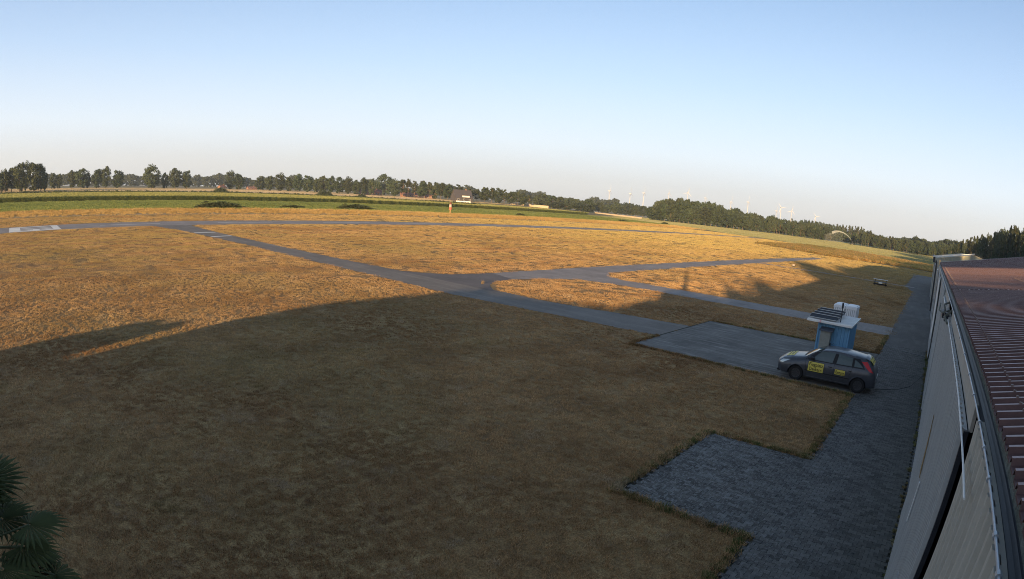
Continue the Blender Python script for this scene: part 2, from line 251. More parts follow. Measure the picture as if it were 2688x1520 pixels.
def soil_mat(name, a, b, sc=.5, bump=.3):
    m = Mat(name, rough=.95, spec=.1)
    n1 = m.noise(sc, 5, .65); n2 = m.noise(sc * 14, 3, .7)
    c = m.ramp(m.math('ADD', m.math('MULTIPLY', n1, .6), m.math('MULTIPLY', n2, .4)), [(.35, a), (.65, b)])
    m.color(c); m.bump(n2, bump, .2); return m.m
def asphalt_mat(name, a, b, streak=None, patch=.6):
    m = Mat(name, rough=.85, spec=.25)
    n1 = m.noise(.35, 5, .65); n2 = m.noise(3.5, 4, .7); n3 = m.noise(60, 3, .8)
    c = m.ramp(m.math('ADD', m.math('MULTIPLY', n1, .55), m.math('ADD', m.math('MULTIPLY', n2, .25), m.math('MULTIPLY', n3, .2))), [(.36, a), (.64, b)])
    if streak is not None:
        s1 = m.noise(1.0, 5, .7, m.co('world', streak)); c = m.mix(m.ramp(s1, [(.5, 0), (.68, patch)]), c, tuple(min(1, v * 1.9) for v in b))
    m.color(c); m.bump(m.math('ADD', n3, m.math('MULTIPLY', n2, .5)), .35, .012); return m.m
M_lawn = lawn_mat()
M_land = soil_mat('farmland', (.16, .13, .06), (.25, .2, .1), .02)
M_stub = soil_mat('stubble', (.5, .4, .26), (.62, .5, .35), .08)
M_pale = soil_mat('pale_field', (.29, .27, .10), (.42, .38, .16), .12)
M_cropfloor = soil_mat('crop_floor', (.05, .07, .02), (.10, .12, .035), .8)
M_dry = soil_mat('dry_verge', (.3, .2, .09), (.48, .35, .18), .7)
M_asph = asphalt_mat('asphalt', (.115, .103, .09), (.205, .182, .16), (.12, 1.6, 1), .22)
M_asph2 = asphalt_mat('asphalt_worn', (.17, .15, .14), (.29, .262, .245), (1.6, .12, 1), .18)
M_patch = asphalt_mat('asphalt_patch', (.09, .08, .078), (.15, .135, .13))
M_conc = asphalt_mat('worn_concrete', (.075, .07, .064), (.18, .168, .152), (.5, 4.0, 1), .6)
M_joint = soil_mat('joint_sand', (.03, .032, .022), (.06, .06, .05), 6, .2)
M_strip = asphalt_mat('far_paving', (.07, .065, .06), (.125, .116, .107), (1.5, .4, 1), .3)
M_white = asphalt_mat('road_paint', (.55, .54, .5), (.8, .79, .75))

# ------------------------------------------------------------------ ground and fields
def radial_ground():
    rs = [0, 60, 120, 200, 260, 320, 345, 370, 395, 420, 445, 470, 495, 520, 560, 640, 800, 1100, 1600, 2400, 3400, 4400]
    na = 96; V = [(0, 0, 0)]; F = []
    for r in rs[1:]:
        for k in range(na):
            a = 2 * PI * k / na; x, y = r * math.sin(a), r * math.cos(a); V.append((x, y, terrain(x, y)))
    for k in range(na): F.append((0, 1 + (k + 1) % na, 1 + k))
    for i in range(len(rs) - 2):
        b = 1 + i * na
        for k in range(na): F.append((b + k, b + (k + 1) % na, b + na + (k + 1) % na, b + na + k))
    o = mesh_obj('ground', V, F, M_land, smooth=True)
    return tag(o, kind='structure')
radial_ground()
def sheet(name, poly, z, mat, jag=0, step=0, label=None, follow=False, kind='structure'):
    """a flat sheet with an optionally ragged outline"""
    P = []
    n = len(poly)
    for i in range(n):
        a, b = Vector(poly[i]), Vector(poly[(i + 1) % n]); L = (b - a).length
        k = max(1, int(L / step)) if step else 1
        nn = Vector((-(b - a).y, (b - a).x)).normalized()
        for j in range(k):
            p = a.lerp(b, j / k)
            if jag and j: p = p + nn * random.uniform(-jag, jag)
            P.append(p)
    bm = bmesh.new(); vs = [bm.verts.new((p.x, p.y, z)) for p in P]
    f = bm.faces.new(vs); f.normal_update()
    if f.normal.z < 0: f.normal_flip()
    bmesh.ops.triangulate(bm, faces=bm.faces[:])
    if follow:
        for _ in range(12):
            es = [e for e in bm.edges if e.calc_length() > 60]
            if not es: break
            bmesh.ops.subdivide_edges(bm, edges=es, cuts=1); bmesh.ops.triangulate(bm, faces=bm.faces[:])
        for v in bm.verts: v.co.z = z + terrain(v.co.x, v.co.y) + (.05 if terrain(v.co.x, v.co.y) > 0 else 0)
    me = bpy.data.meshes.new(name); bm.to_mesh(me); bm.free(); me.materials.append(mat)
    o = link(name, me); tag(o, kind=kind)
    return o
LAWN = [(-128, -60), (-60, -60), (12, -60), (12, 225), (-.5, 165), (-15.7, 166), (-27, 157), (-40, 168), (-57, 180), (-60, 262), (-94, 266), (-122, 280)]
sheet('lawn', [(-128, -60), (40, -60), (40, 150), (-.5, 165), (-15.7, 166), (-27, 157), (-40, 168), (-57, 180), (-58, 246), (-76, 266), (-94, 266), (-122, 280), (-128, 150)], .004, M_lawn, .5, 6)
sheet('dry_verge', [(-122, -80), (-118, 30), (-119, 100), (-116, 170), (-118, 290), (-138, 300), (-137, 40), (-128, -80)], .010, M_dry, .8, 5)
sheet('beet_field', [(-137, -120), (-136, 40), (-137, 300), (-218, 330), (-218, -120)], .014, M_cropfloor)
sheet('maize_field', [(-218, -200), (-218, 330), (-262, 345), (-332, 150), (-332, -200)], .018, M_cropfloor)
sheet('pale_field', [(-136, 301), (-118, 291), (-94, 267), (-76, 267), (-54, 246), (-33, 246), (-13, 232), (60, 226), (60, 600), (-300, 600), (-330, 300), (-262, 345.5)], .006, M_pale, follow=False)
sheet('stubble_field', [(-340, 60), (-340, 200), (-345, 330), (-420, 420), (-620, 330), (-680, 60), (-520, -40), (-470, 60)], .02, M_stub, follow=True)
sheet('stubble_field', [(-300, 600), (-180, 610), (-200, 700), (-420, 720), (-470, 560)], .02, M_stub, follow=True)
sheet('weed_strip', [(-57, 181), (-54, 244), (-33, 245), (-13, 231), (8, 226), (8, 164), (-15.7, 167), (-27, 158), (-40, 169)], .009, M_dry, 1.0, 6)

# ------------------------------------------------------------------ runway, taxiways, paving
RC = [(-60, -78), (-20, -83.5), (0, -87), (8, -89.2), (18, -90.6), (30, -91.2), (60, -90.6), (100, -89.4), (150, -87), (200, -85), (262, -79)]
def rcx(y): return float(np.interp(y, [a for a, b in RC], [b for a, b in RC]))
ys = [-60, -40, -20, -8, 0, 8, 18, 30, 45, 60, 80, 100, 125, 150, 175, 200, 230, 262]
sheet('runway', [(rcx(y) - (5.4 - .012 * max(0, y)), y) for y in ys] + [(rcx(y) + 5.2 - .012 * max(0, y), y) for y in ys[::-1]], .010, M_asph2, .12, 1.5)
sheet('taxiway', [(-86.5, 21.2), (-77.2, 23.0), (-56.2, 24.15), (-45.8, 24.05), (-37.2, 24.25), (-25.4, 24.15), (-21.8, 24.65), (-18.8, 24.9), (-15.4, 25.25), (-12.3, 25.55),
                  (-12.3, 29.5), (-13.6, 29.3), (-16.5, 28.9), (-18.75, 28.4), (-21.2, 27.98), (-25.2, 27.95), (-35.1, 27.7), (-40.9, 27.3), (-52.7, 27.05), (-66.6, 26.8), (-77, 27.0), (-84.6, 27.3), (-86.5, 28)],
      .013, M_asph, .06, .7)
sheet('hangar_road', [(-31.5, 34), (-31.6, 52), (-31.2, 70), (-30.9, 88), (-30, 112), (-28.6, 139), (-25.6, 139), (-26.6, 110), (-27.1, 88), (-27.7, 70), (-28, 55), (-28.09, 46.14), (-26.9, 44.3), (-24.8, 42.9), (-22, 43.15),
                       (-12, 43.2), (-2.2, 43.6), (-2.2, 39.5), (-9, 39.75), (-17.4, 39.85), (-21.1, 40.0), (-24, 39.6), (-26.4, 39.0), (-27.7, 36.3), (-28.4, 33)],
      .0155, M_asph2, .06, .7)
sheet('junction_patch', [(-35.2, 27.5), (-33.4, 28.5), (-32, 30.2), (-31.5, 34.2), (-28.35, 33.2), (-28.1, 31), (-27.2, 29.4), (-25.4, 27.85), (-24.2, 27.6)], .018, M_patch, .04, .6)
sheet('footpath', [(-27.2, 88.2), (-21, 89), (-8.7, 89), (-2.3, 89.6), (-2.3, 91.4), (-9, 91.0), (-20.6, 90.7), (-27.1, 91.0)], .012, M_asph2, .06, .7)
sheet('concrete_pad', [(-12.36, 22.75), (-2.25, 22.7), (-2.25, 32.3), (-12.31, 32.15)], .021, M_conc, .02, 1.2)
sheet('far_paving', [(-2.3, 36), (.75, 36), (.75, 58), (2.5, 59), (2.5, 135), (-3.9, 133), (-3.85, 92), (-2.3, 81.5)], .010, M_strip, .03, 1.2)
sheet('slab_joint', [(-12.42, 23.0), (-12.32, 23.0), (-12.27, 32.1), (-12.37, 32.1)], .0235, M_joint)
# paint
def paint(name, poly, z=.018): return sheet(name, poly, z, M_white)
for y0 in (14, 34, 53.9, 72, 91.5, 109):
    c0, c1 = rcx(y0), rcx(y0 + 10); paint('centre_line', [(c0 - .16, y0), (c0 + .16, y0), (c1 + .16, y0 + 10), (c1 - .16, y0 + 10)], .0145)
def band(y0, y1, a, b):  # across-runway fractions
    return [(rcx(y0) + a, y0), (rcx(y0) + b, y0), (rcx(y1) + b, y1), (rcx(y1) + a, y1)]
for y0, y1, a, b in ((-.4, 7.4, 3.0, 4.5), (-.4, 1.3, -4.4, 3.0), (6.3, 7.4, -4.4, 3.0), (1.3, 6.3, 1.2, 1.9), (1.3, 6.3, -4.2, -3.2), (1.3, 6.3, -1.2, -.5), (3.2, 4.2, 1.9, 3.0)):
    paint('threshold_mark', band(y0, y1, a, b), .0145)
paint('hold_line', [(-72.3, 23.6), (-71.7, 23.6), (-71.9, 26.6), (-72.5, 26.6)], .0165)
paint('hold_line', [(-66.3, 23.8), (-65.6, 23.8), (-66.3, 26.7), (-67.0, 26.7)], .0165)

# ------------------------------------------------------------------ scattering (instances on points)
def scatter(name, pts, proto_me, rot=None, scl=None, kind='stuff', tilt=0):
    """every point carries a copy of the prototype mesh; all one object"""
    n = len(pts)
    rot = rng.uniform(0, 2 * PI, n) if rot is None else rot
    scl = np.ones(n) if scl is None else scl
    me = bpy.data.meshes.new(name); me.vertices.add(n); me.vertices.foreach_set('co', np.asarray(pts, np.float32).ravel())
    a = me.attributes.new('rot', 'FLOAT_VECTOR', 'POINT'); rv = np.zeros((n, 3), np.float32); rv[:, 2] = rot
    if tilt: rv[:, 0] = rng.normal(0, tilt, n); rv[:, 1] = rng.normal(0, tilt, n)
    a.data.foreach_set('vector', rv.ravel())
    s = me.attributes.new('scl', 'FLOAT', 'POINT'); s.data.foreach_set('value', np.asarray(scl, np.float32))
    o = link(name, me)
    protos = proto_me if isinstance(proto_me, (list, tuple)) else [proto_me]
    ng = bpy.data.node_groups.new(name, 'GeometryNodeTree')
    ng.interface.new_socket('Geometry', in_out='INPUT', socket_type='NodeSocketGeometry')
    ng.interface.new_socket('Geometry', in_out='OUTPUT', socket_type='NodeSocketGeometry')
    gi = ng.nodes.new('NodeGroupInput'); go = ng.nodes.new('NodeGroupOutput')
    ip = ng.nodes.new('GeometryNodeInstanceOnPoints')
    gj = ng.nodes.new('GeometryNodeGeometryToInstance')
    for p in protos[::-1]:
        po = bpy.data.objects.new(name + '_proto', p)
        oi = ng.nodes.new('GeometryNodeObjectInfo'); oi.inputs[0].default_value = po; ng.links.new(oi.outputs['Geometry'], gj.inputs[0])
    ng.links.new(gi.outputs[0], ip.inputs['Points']); ng.links.new(gj.outputs[0], ip.inputs['Instance'])
    ip.inputs['Pick Instance'].default_value = True
    for nm, t, sock in (('rot', 'FLOAT_VECTOR', 'Rotation'), ('scl', 'FLOAT', 'Scale')):
        na = ng.nodes.new('GeometryNodeInputNamedAttribute'); na.data_type = t; na.inputs[0].default_value = nm
        ng.links.new(na.outputs[0], ip.inputs[sock])
    ng.links.new(ip.outputs[0], go.inputs[0])
    md = o.modifiers.new('scatter', 'NODES'); md.node_group = ng
    tag(o, kind=kind)
    return o
def blades(n, r, h, w, bend, mat, seed, name='tuft'):
    g = np.random.default_rng(seed); V = []; F = []
    for i in range(n):
        a = g.uniform(0, 2 * PI); d = r * math.sqrt(g.uniform(0, 1)); x, y = d * math.cos(a), d * math.sin(a)
        t = g.uniform(0, 2 * PI); b = g.uniform(.2, 1) * bend; hh = h * g.uniform(.5, 1.15); dx, dy = math.cos(t), math.sin(t)
        px, py = -dy * w * g.uniform(.6, 1.3), dx * w * g.uniform(.6, 1.3); k = len(V)
        V += [(x - px, y - py, 0), (x + px, y + py, 0), (x + dx * b * .4 * hh + px * .8, y + dy * b * .4 * hh + py * .8, hh * .6), (x + dx * b * .4 * hh - px * .8, y + dy * b * .4 * hh - py * .8, hh * .6), (x + dx * b * hh, y + dy * b * hh, hh)]
        F += [(k, k + 1, k + 2), (k, k + 2, k + 3), (k + 3, k + 2, k + 4)]
    return np_mesh(name, V, F, mat)
def grass_mat(name, stops, trans=.0):
    m = Mat(name, rough=.9, spec=.15); strk = m.noise(.5, 4, .65, m.co('world', (1, .07, 1)))
    big = m.noise(.045, 4, .6); mid = m.noise(.5, 4, .65); fine = m.noise(30, 3, .8)
    f = m.math('ADD', m.math('MULTIPLY', mid, .5), m.math('MULTIPLY', fine, .5))
    c = m.ramp(f, stops)
    c = m.mix(m.ramp(big, [(.52, 0), (.68, .45)]), c, (.24, .235, .10))
    c = m.mix(m.ramp(m.noise(.11, 4, .65), [(.48, 0), (.62, .7)]), c, (.22, .115, .05))
    c = m.mix(m.ramp(m.noise(1.4, 4, .75), [(.42, .4), (.52, 0)]), c, (.19, .12, .068))
    c = m.mix(m.ramp(m.noise(.8, 4, .75, m.co('world', (1, 1, 1), .6)), [(.56, 0), (.64, .5)]), c, (.50, .40, .27))
    c = m.mix(m.ramp(m.noise(.35, 4, .7, m.co('world', (1, 1.1, 1), 1)), [(.60, 0), (.68, .4)]), c, (.23, .205, .09))
    bx = m.n('ShaderNodeSeparateXYZ'); m.l(m.n('ShaderNodeNewGeometry').outputs['Position'], bx.inputs[0])
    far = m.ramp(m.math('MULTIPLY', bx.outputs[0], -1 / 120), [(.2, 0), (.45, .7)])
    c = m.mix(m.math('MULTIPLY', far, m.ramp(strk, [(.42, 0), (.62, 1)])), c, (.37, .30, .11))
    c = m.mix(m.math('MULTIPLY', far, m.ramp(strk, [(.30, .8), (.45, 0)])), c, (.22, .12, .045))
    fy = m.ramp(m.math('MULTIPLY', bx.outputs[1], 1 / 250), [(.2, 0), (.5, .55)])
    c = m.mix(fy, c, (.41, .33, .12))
    m.color(c); return m.m
M_blade = grass_mat('straw_blade', [(.30, (.19, .115, .058)), (.5, (.46, .285, .135)), (.68, (.72, .49, .26))])
M_blade2 = grass_mat('green_blade', [(.35, (.06, .085, .025)), (.5, (.11, .13, .04)), (.65, (.2, .2, .08))])
tufts = [blades(26, .09, .05, .0045, 1.2, M_blade, s) for s in (1, 2, 3)]
ROADS = [[(-2.3, -10), (.8, -10), (.8, 60), (-2.3, 81)], [(-5.4, 10.2), (-2.2, 10.2), (-2.2, 15), (-5.25, 15)], [(-12.36, 22.75), (-2.25, 22.7), (-2.25, 32.3), (-12.31, 32.15)],
         [(-86.5, 21.2), (-77.2, 23.0), (-56.2, 24.15), (-37.2, 24.25), (-25.4, 24.15), (-18.8, 24.9), (-12.3, 25.55), (-12.3, 29.5), (-18.75, 28.4), (-21.2, 27.98), (-25.2, 27.95), (-28, 31), (-28.4, 34), (-31.5, 34), (-32, 30.2), (-35.1, 27.7), (-52.7, 27.05), (-77, 27.0), (-86.5, 28)],
         [(-31.5, 33), (-31.6, 52), (-31.2, 70), (-30.9, 88), (-27.1, 88), (-27.7, 70), (-28, 55), (-28.09, 46.14), (-26.9, 44.3), (-24.8, 42.9), (-22, 43.15), (-2.2, 43.6), (-2.2, 39.5), (-21.1, 40.0), (-26.4, 39.0), (-27.7, 36.3), (-28.4, 33)],
         [(rcx(y) - (5.4 - .012 * max(0, y)), y) for y in ys] + [(rcx(y) + 5.2 - .012 * max(0, y), y) for y in ys[::-1]], [(-31, 87), (-30, 112), (-28.6, 139), (-25.6, 139), (-26.6, 110), (-27.1, 87)],
         [(-3.9, 92), (-3.9, 134), (1, 134), (1, 60), (-2.3, 60), (-2.3, 81.5)], [(-27.2, 88.8), (-21, 89.6), (-2.3, 89.9), (-2.3, 90.8), (-27.1, 90.4)]]
def inpoly(x, y, P):
    c = np.zeros(len(x), bool); n = len(P)
    for i in range(n):
        (x0, y0), (x1, y1) = P[i], P[(i + 1) % n]
        if y0 == y1: continue
        k = ((y0 > y) != (y1 > y)) & (x < (x1 - x0) * (y - y0) / (y1 - y0) + x0); c ^= k
    return c
def sector(r0, r1, dens, a0=-97, a1=22):
    n = int(dens * (rad(a1 - a0) / 2) * (r1 * r1 - r0 * r0))
    r = np.sqrt(rng.uniform(r0 * r0, r1 * r1, n)); a = np.radians(rng.uniform(a0, a1, n)); return r * np.sin(a), r * np.cos(a)
def lawn_pts(r0, r1, dens, edge=.0):
    x, y = sector(r0, r1, dens); x = x + 0; k = (x < .5) & (x > -118) & ((y < 160) | inpoly(x, y, [(-118, 150), (-118, 280), (-94, 266), (-58, 250), (-57, 181), (-40, 168), (-27, 157)]))
    j = edge
    for P in ROADS: k &= ~inpoly(x + rng.uniform(-j, j, len(x)), y + rng.uniform(-j, j, len(x)), P)
    x, y = x[k], y[k]; return np.stack([x, y, np.full(len(x), .004)], 1)
mats_ = [blades(90, .42, .05, .0075, 1.1, M_blade, s) for s in (4, 5, 6)]
mats2 = [blades(110, 1.3, .07, .022, 1.0, M_blade, s) for s in (7, 8)]
for r0, r1, dn, sc, tf in ((5, 14, 105, .85, tufts), (14, 24, 66, .95, tufts), (24, 40, 38, 1.05, tufts), (40, 80, 5.5, .9, mats_), (80, 118, 4.0, 1.0, mats_), (118, 190, .8, .9, mats2), (190, 290, .5, 1.1, mats2)):
    p = lawn_pts(r0, r1, dn, .05 if tf is tufts else .2); o = scatter('dry_grass', p, tf, scl=rng.uniform(.6, 1.3, len(p)) * sc)
    tag(o, 'short parched brown grass of the airfield lawn', 'grass')
ex = []
for a, b in (((-2.35, 8), (-2.35, 10.15)), ((-2.35, 15.15), (-2.35, 22.6)), ((-5.42, 10.1), (-5.3, 15.1)), ((-5.4, 10.12), (-2.3, 10.12)), ((-5.3, 15.12), (-2.3, 15.12)), ((-2.33, 32.4), (-2.33, 39.4)), ((-12.3, 22.7), (-2.3, 22.65)), ((-12.3, 32.2), (-2.3, 32.35)), ((-12.38, 22.7), (-12.36, 25.5))):
    L = math.hypot(b[0] - a[0], b[1] - a[1]); n_ = int(L * 55); t = rng.uniform(0, 1, n_)
    ex.append(np.stack([a[0] + (b[0] - a[0]) * t + rng.normal(0, .055, n_), a[1] + (b[1] - a[1]) * t + rng.normal(0, .055, n_), np.full(n_, .03)], 1))
ex = np.concatenate(ex); o = scatter('edge_grass', ex, [blades(24, .07, .06, .0045, 1.1, M_blade, 31), blades(24, .07, .07, .0045, 1.1, M_blade2, 32)], scl=rng.uniform(.6, 1.5, len(ex))); tag(o, 'longer grass creeping over the paving edges', 'grass')

# ------------------------------------------------------------------ haze
M_haze = bpy.data.materials.new('haze'); M_haze.use_nodes = True
_t = M_haze.node_tree; _t.nodes.clear()
_o = _t.nodes.new('ShaderNodeOutputMaterial'); _v = _t.nodes.new('ShaderNodeVolumePrincipled')
_v.inputs['Color'].default_value = (.74, .87, 1, 1); _v.inputs['Density'].default_value = HAZE_D; _v.inputs['Anisotropy'].default_value = .1
_t.links.new(_v.outputs[0], _o.inputs['Volume'])
hz = MB().box(-4480, -4480, -1.0, 4480, 4480, 215).build('haze', M_haze); tag(hz, kind='stuff')

# ------------------------------------------------------------------ crops
def leafy(n, r, h, L, w, mat, seed, droop=.5, name='plant'):
    """n long arching leaves from a stem area"""
    g = np.random.default_rng(seed); V = []; F = []
    for i in range(n):
        a = g.uniform(0, 2 * PI); d = r * math.sqrt(g.uniform(0, 1)); x, y = d * math.cos(a), d * math.sin(a); z0 = g.uniform(.1, 1) * h
        t = g.uniform(0, 2 * PI); dx, dy = math.cos(t), math.sin(t); l = L * g.uniform(.6, 1.2); px, py = -dy * w, dx * w; k = len(V)
        V += [(x - px * .4, y - py * .4, z0 * .8), (x + px * .4, y + py * .4, z0 * .8), (x + dx * l * .5 + px, y + dy * l * .5 + py, z0 + l * .35), (x + dx * l * .5 - px, y + dy * l * .5 - py, z0 + l * .35), (x + dx * l, y + dy * l, z0 + l * (.3 - droop * g.uniform(.3, 1)))]
        F += [(k, k + 1, k + 2), (k, k + 2, k + 3), (k + 3, k + 2, k + 4)]
    return np_mesh(name, V, F, mat)
def crop_mat(name, stops):
    m = Mat(name, rough=.75, spec=.25); n = m.noise(.5, 3, .7); n2 = m.noise(9, 3, .8); b = m.noise(.03, 3, .6)
    c = m.ramp(m.math('ADD', m.math('MULTIPLY', n, .35), m.math('ADD', m.math('MULTIPLY', n2, .35), m.math('MULTIPLY', b, .3))), stops); m.color(c)
    tr = m.n('ShaderNodeBsdfTranslucent'); m.l(c, tr.inputs[0]); mx = m.n('ShaderNodeMixShader'); mx.inputs[0].default_value = .35
    out = m.t.nodes['Material Output']; m.l(m.b.outputs[0], mx.inputs[1]); m.l(tr.outputs[0], mx.inputs[2]); m.l(mx.outputs[0], out.inputs[0]); return m.m
M_beet = crop_mat('beet_leaf', [(.35, (.13, .17, .04)), (.5, (.46, .48, .11)), (.65, (.72, .66, .18))])
M_maize = crop_mat('maize_leaf', [(.35, (.13, .18, .045)), (.55, (.26, .28, .08)), (.7, (.42, .40, .14))])
M_tassel = crop_mat('maize_tassel', [(.35, (.26, .27, .09)), (.6, (.42, .40, .14))])
M_straw = crop_mat('dry_straw', [(.35, (.28, .17, .06)), (.5, (.50, .33, .12)), (.68, (.68, .5, .24))])
M_weed = crop_mat('weed_leaf', [(.38, (.16, .24, .05)), (.47, (.55, .38, .11)), (.6, (.85, .5, .17))])
M_bramble = crop_mat('bramble_leaf', [(.35, (.09, .11, .035)), (.65, (.24, .25, .09))])
def rows(x0, x1, dx, y0, y1, dy, jx, jy, clip=None):
    xs, ys = np.meshgrid(np.arange(x0, x1, dx), np.arange(y0, y1, dy)); x = xs.ravel() + rng.uniform(-jx, jx, xs.size); y = ys.ravel() + rng.uniform(-jy, jy, xs.size)
    if clip: k = inpoly(x, y, clip); x, y = x[k], y[k]
    return np.stack([x, y, np.full(len(x), .01)], 1)
beets = [leafy(46, .75, .32, .34, .07, M_beet, s, .5, 'beet_clump') for s in (1, 2)]
p = rows(-217, -138, 1.5, -60, 335, 1.35, .15, .6, [(-137.5, -60), (-136.5, 40), (-137.5, 296), (-216, 332), (-216, -60)])
o = scatter('beet_plants', p, beets, scl=rng.uniform(.55, 1.45, len(p))); tag(o, 'low green leafy crop in rows before the maize', 'crop')
def maize_proto(seed):
    g = np.random.default_rng(seed); m = leafy(60, .95, 1.75, .6, .05, M_maize, seed, .9, 'maize_clump')
    return m
maizes = [maize_proto(s) for s in (5, 6)]
tassel = blades(34, 1.0, .5, .03, .5, M_tassel, 8, 'maize_tassels')
MZ = [(-218, -80), (-218, 60), (-219, 328), (-258, 340), (-318, 160), (-324, -80)]
p = np.concatenate([rows(-224, -217.5, 1.4, -60, 330, 1.0, .3, .4, MZ), rows(-325, -224, 2.1, -60, 342, 2.1, .6, .6, MZ)])
o = scatter('maize_plants', p, maizes, scl=rng.uniform(.95, 1.15, len(p))); tag(o, 'tall maize standing in a belt behind the low green crop', 'maize')
q = p.copy(); q[:, 2] = 1.75; o = scatter('maize_tassels', q, [tassel], scl=rng.uniform(.8, 1.2, len(q))); tag(o, 'yellowish tassels topping the tall maize belt', 'maize')
straws = [blades(60, .8,   .55, .02, .6, M_straw, s, 'straw') for s in (11, 12)]
vx = rng.uniform(-139, -119.5, 11000); vy = rng.uniform(-40, 292, 11000); e = np.interp(vx, [-139, -134, -125, -119.5], [1, 1, .75, .3])
k = rng.uniform(0, 1, 11000) < e; vx, vy = vx[k], vy[k]
o = scatter('verge_grass', np.stack([vx, vy, np.full(len(vx), .01)], 1), straws, scl=np.interp(vx, [-139, -131, -119.5], [1.15, .9, .45]) * rng.uniform(.6, 1.2, len(vx))); tag(o, 'tall dry golden grass along the crop edge', 'grass')
weeds = [leafy(60, .9, .5, .35, .05, M_weed, s, .4, 'weed') for s in (21, 22)]
WS = [(-57, 181), (-54, 244), (-33, 245), (-13, 231), (8, 226), (8, 164), (-15.7, 167), (-27, 158), (-40, 169)]
x = rng.uniform(-58, 8, 5200); y = rng.uniform(158, 246, 5200); k = inpoly(x, y, WS); x, y = x[k], y[k]
k2 = (x > -38) & (rng.uniform(0, 1, len(x)) < .8)
weed_straw = np.stack([x[k2] + .8, y[k2] + .6, np.full(k2.sum(), .01)], 1)
if True:
    o = scatter('weed_straw', weed_straw, straws, scl=rng.uniform(.6, 1.3, len(weed_straw))); tag(o, 'dried orange stalks in the weed belt', 'weeds')
o = scatter('weed_plants', np.stack([x, y, np.full(len(x), .01)], 1), weeds, scl=rng.uniform(.6, 1.4, len(x))); tag(o, 'orange and green knee-high weeds in a belt before the pale field', 'weeds')
def dome(n, r, h, L, w, mat, seed):
    me = leafy(n, r, .01, L, w, mat, seed, .4, 'bush'); co = np.empty(len(me.vertices) * 3, np.float32); me.vertices.foreach_get('co', co); co = co.reshape(-1, 5, 3)
    g = np.random.default_rng(seed + 1); d = np.hypot(co[:, 0, 0], co[:, 0, 1]) / r; a = np.arctan2(co[:, 0, 1], co[:, 0, 0]); top = h * np.sqrt(np.clip(1 - d * d, .02, 1)) * (.75 + .25 * np.sin(a * 3 + seed) * d + .2 * np.sin(d * 9 + a * 2))
    co[:, :, 2] += (top * g.uniform(.15, 1, len(d)) ** .6)[:, None]; me.vertices.foreach_set('co', co.ravel()); return me
brs = dome(900, 1.6, 1.5, .4, .12, M_bramble, 31)
M_bush = None
def bush(x, y, s, sy, label, group='dark bushes in the crops'):
    o = link('bush', brs, loc=(x, y, terrain(x, y))); o.scale = (s, sy, s * .8); o.rotation_euler.z = 0; tag(o, label, 'bush', group)
bush(-146, 55, 1.6, 4.5, 'long dark bramble bush on the verge, leftmost of the verge bushes')
bush(-151, 101, 1.5, 4.2, 'broad dark bramble bush between the long one and the thin one')
bush(-150, 79, .9, 3.0, 'thin low dark bramble between two broader ones on the verge')
bush(-147, 173, 1.1, 1.1, 'small round dark bush right of the red and white post')
bush(-150, 302, 1.3, 1.3, 'small round bush alone where the verge meets the pale field')
for az_, d_, s_, lb in ((-69.4, 430, 3.2, 'round dark bush alone on the stubble left of the lone pair of trees'), (-59.3, 430, 3.4, 'round dark bush in front of the middle of the tree row'), (-55.7, 440, 2.0, 'small round bush before the orange outbuilding')): bush(d_ * math.sin(rad(az_)), d_ * math.cos(rad(az_)), s_, s_, lb, 'round bushes before the tree row')
bush(-148.5, 253, .9, 3, 'low flat dark bush where the green crop thins out on the right')

M_stalk = crop_mat('stubble_stalk', [(.35, (.28, .22, .13)), (.6, (.5, .41, .27))]); M_palec = crop_mat('pale_crop', [(.35, (.21, .21, .10)), (.6, (.38, .36, .18))])
stk = [blades(90, 4.2, .35, .07, .5, M_stalk, 51, 'stubble')]
xs_, ys_ = np.meshgrid(np.arange(-690, -336, 6.5), np.arange(-60, 420, 6.5)); xs_ = xs_.ravel() + rng.uniform(-2, 2, xs_.size); ys_ = ys_.ravel() + rng.uniform(-2, 2, ys_.size)
ok = (np.hypot(xs_, ys_) > 352); xs_, ys_ = xs_[ok], ys_[ok]
o = scatter('stubble_stalks', np.array([(x, y, terrain(x, y) + .03) for x, y in zip(xs_, ys_)]), stk, scl=rng.uniform(.8, 1.2, len(xs_))); tag(o, 'pale stubble on the field between maize and tree row', 'stubble')
pc = [blades(130, 3.0, .22, .05, .6, M_palec, 52, 'pale_crop')]
xs_, ys_ = np.meshgrid(np.arange(-300, 30, 4.2), np.arange(228, 560, 4.2)); xs_ = xs_.ravel() + rng.uniform(-2, 2, xs_.size); ys_ = ys_.ravel() + rng.uniform(-2, 2, ys_.size)
ok = inpoly(xs_, ys_, [(-136, 301), (-118, 291), (-94, 267), (-76, 267), (-54, 246), (-33, 246), (-13, 232), (30, 226), (30, 540), (-300, 540), (-326, 300), (-262, 345.5)]); xs_, ys_ = xs_[ok], ys_[ok]
o = scatter('pale_crop', np.stack([xs_, ys_, np.full(len(xs_), .01)], 1), pc, scl=rng.uniform(.8, 1.2, len(xs_))); tag(o, 'short pale green crop on the wide field before the wood', 'crop')
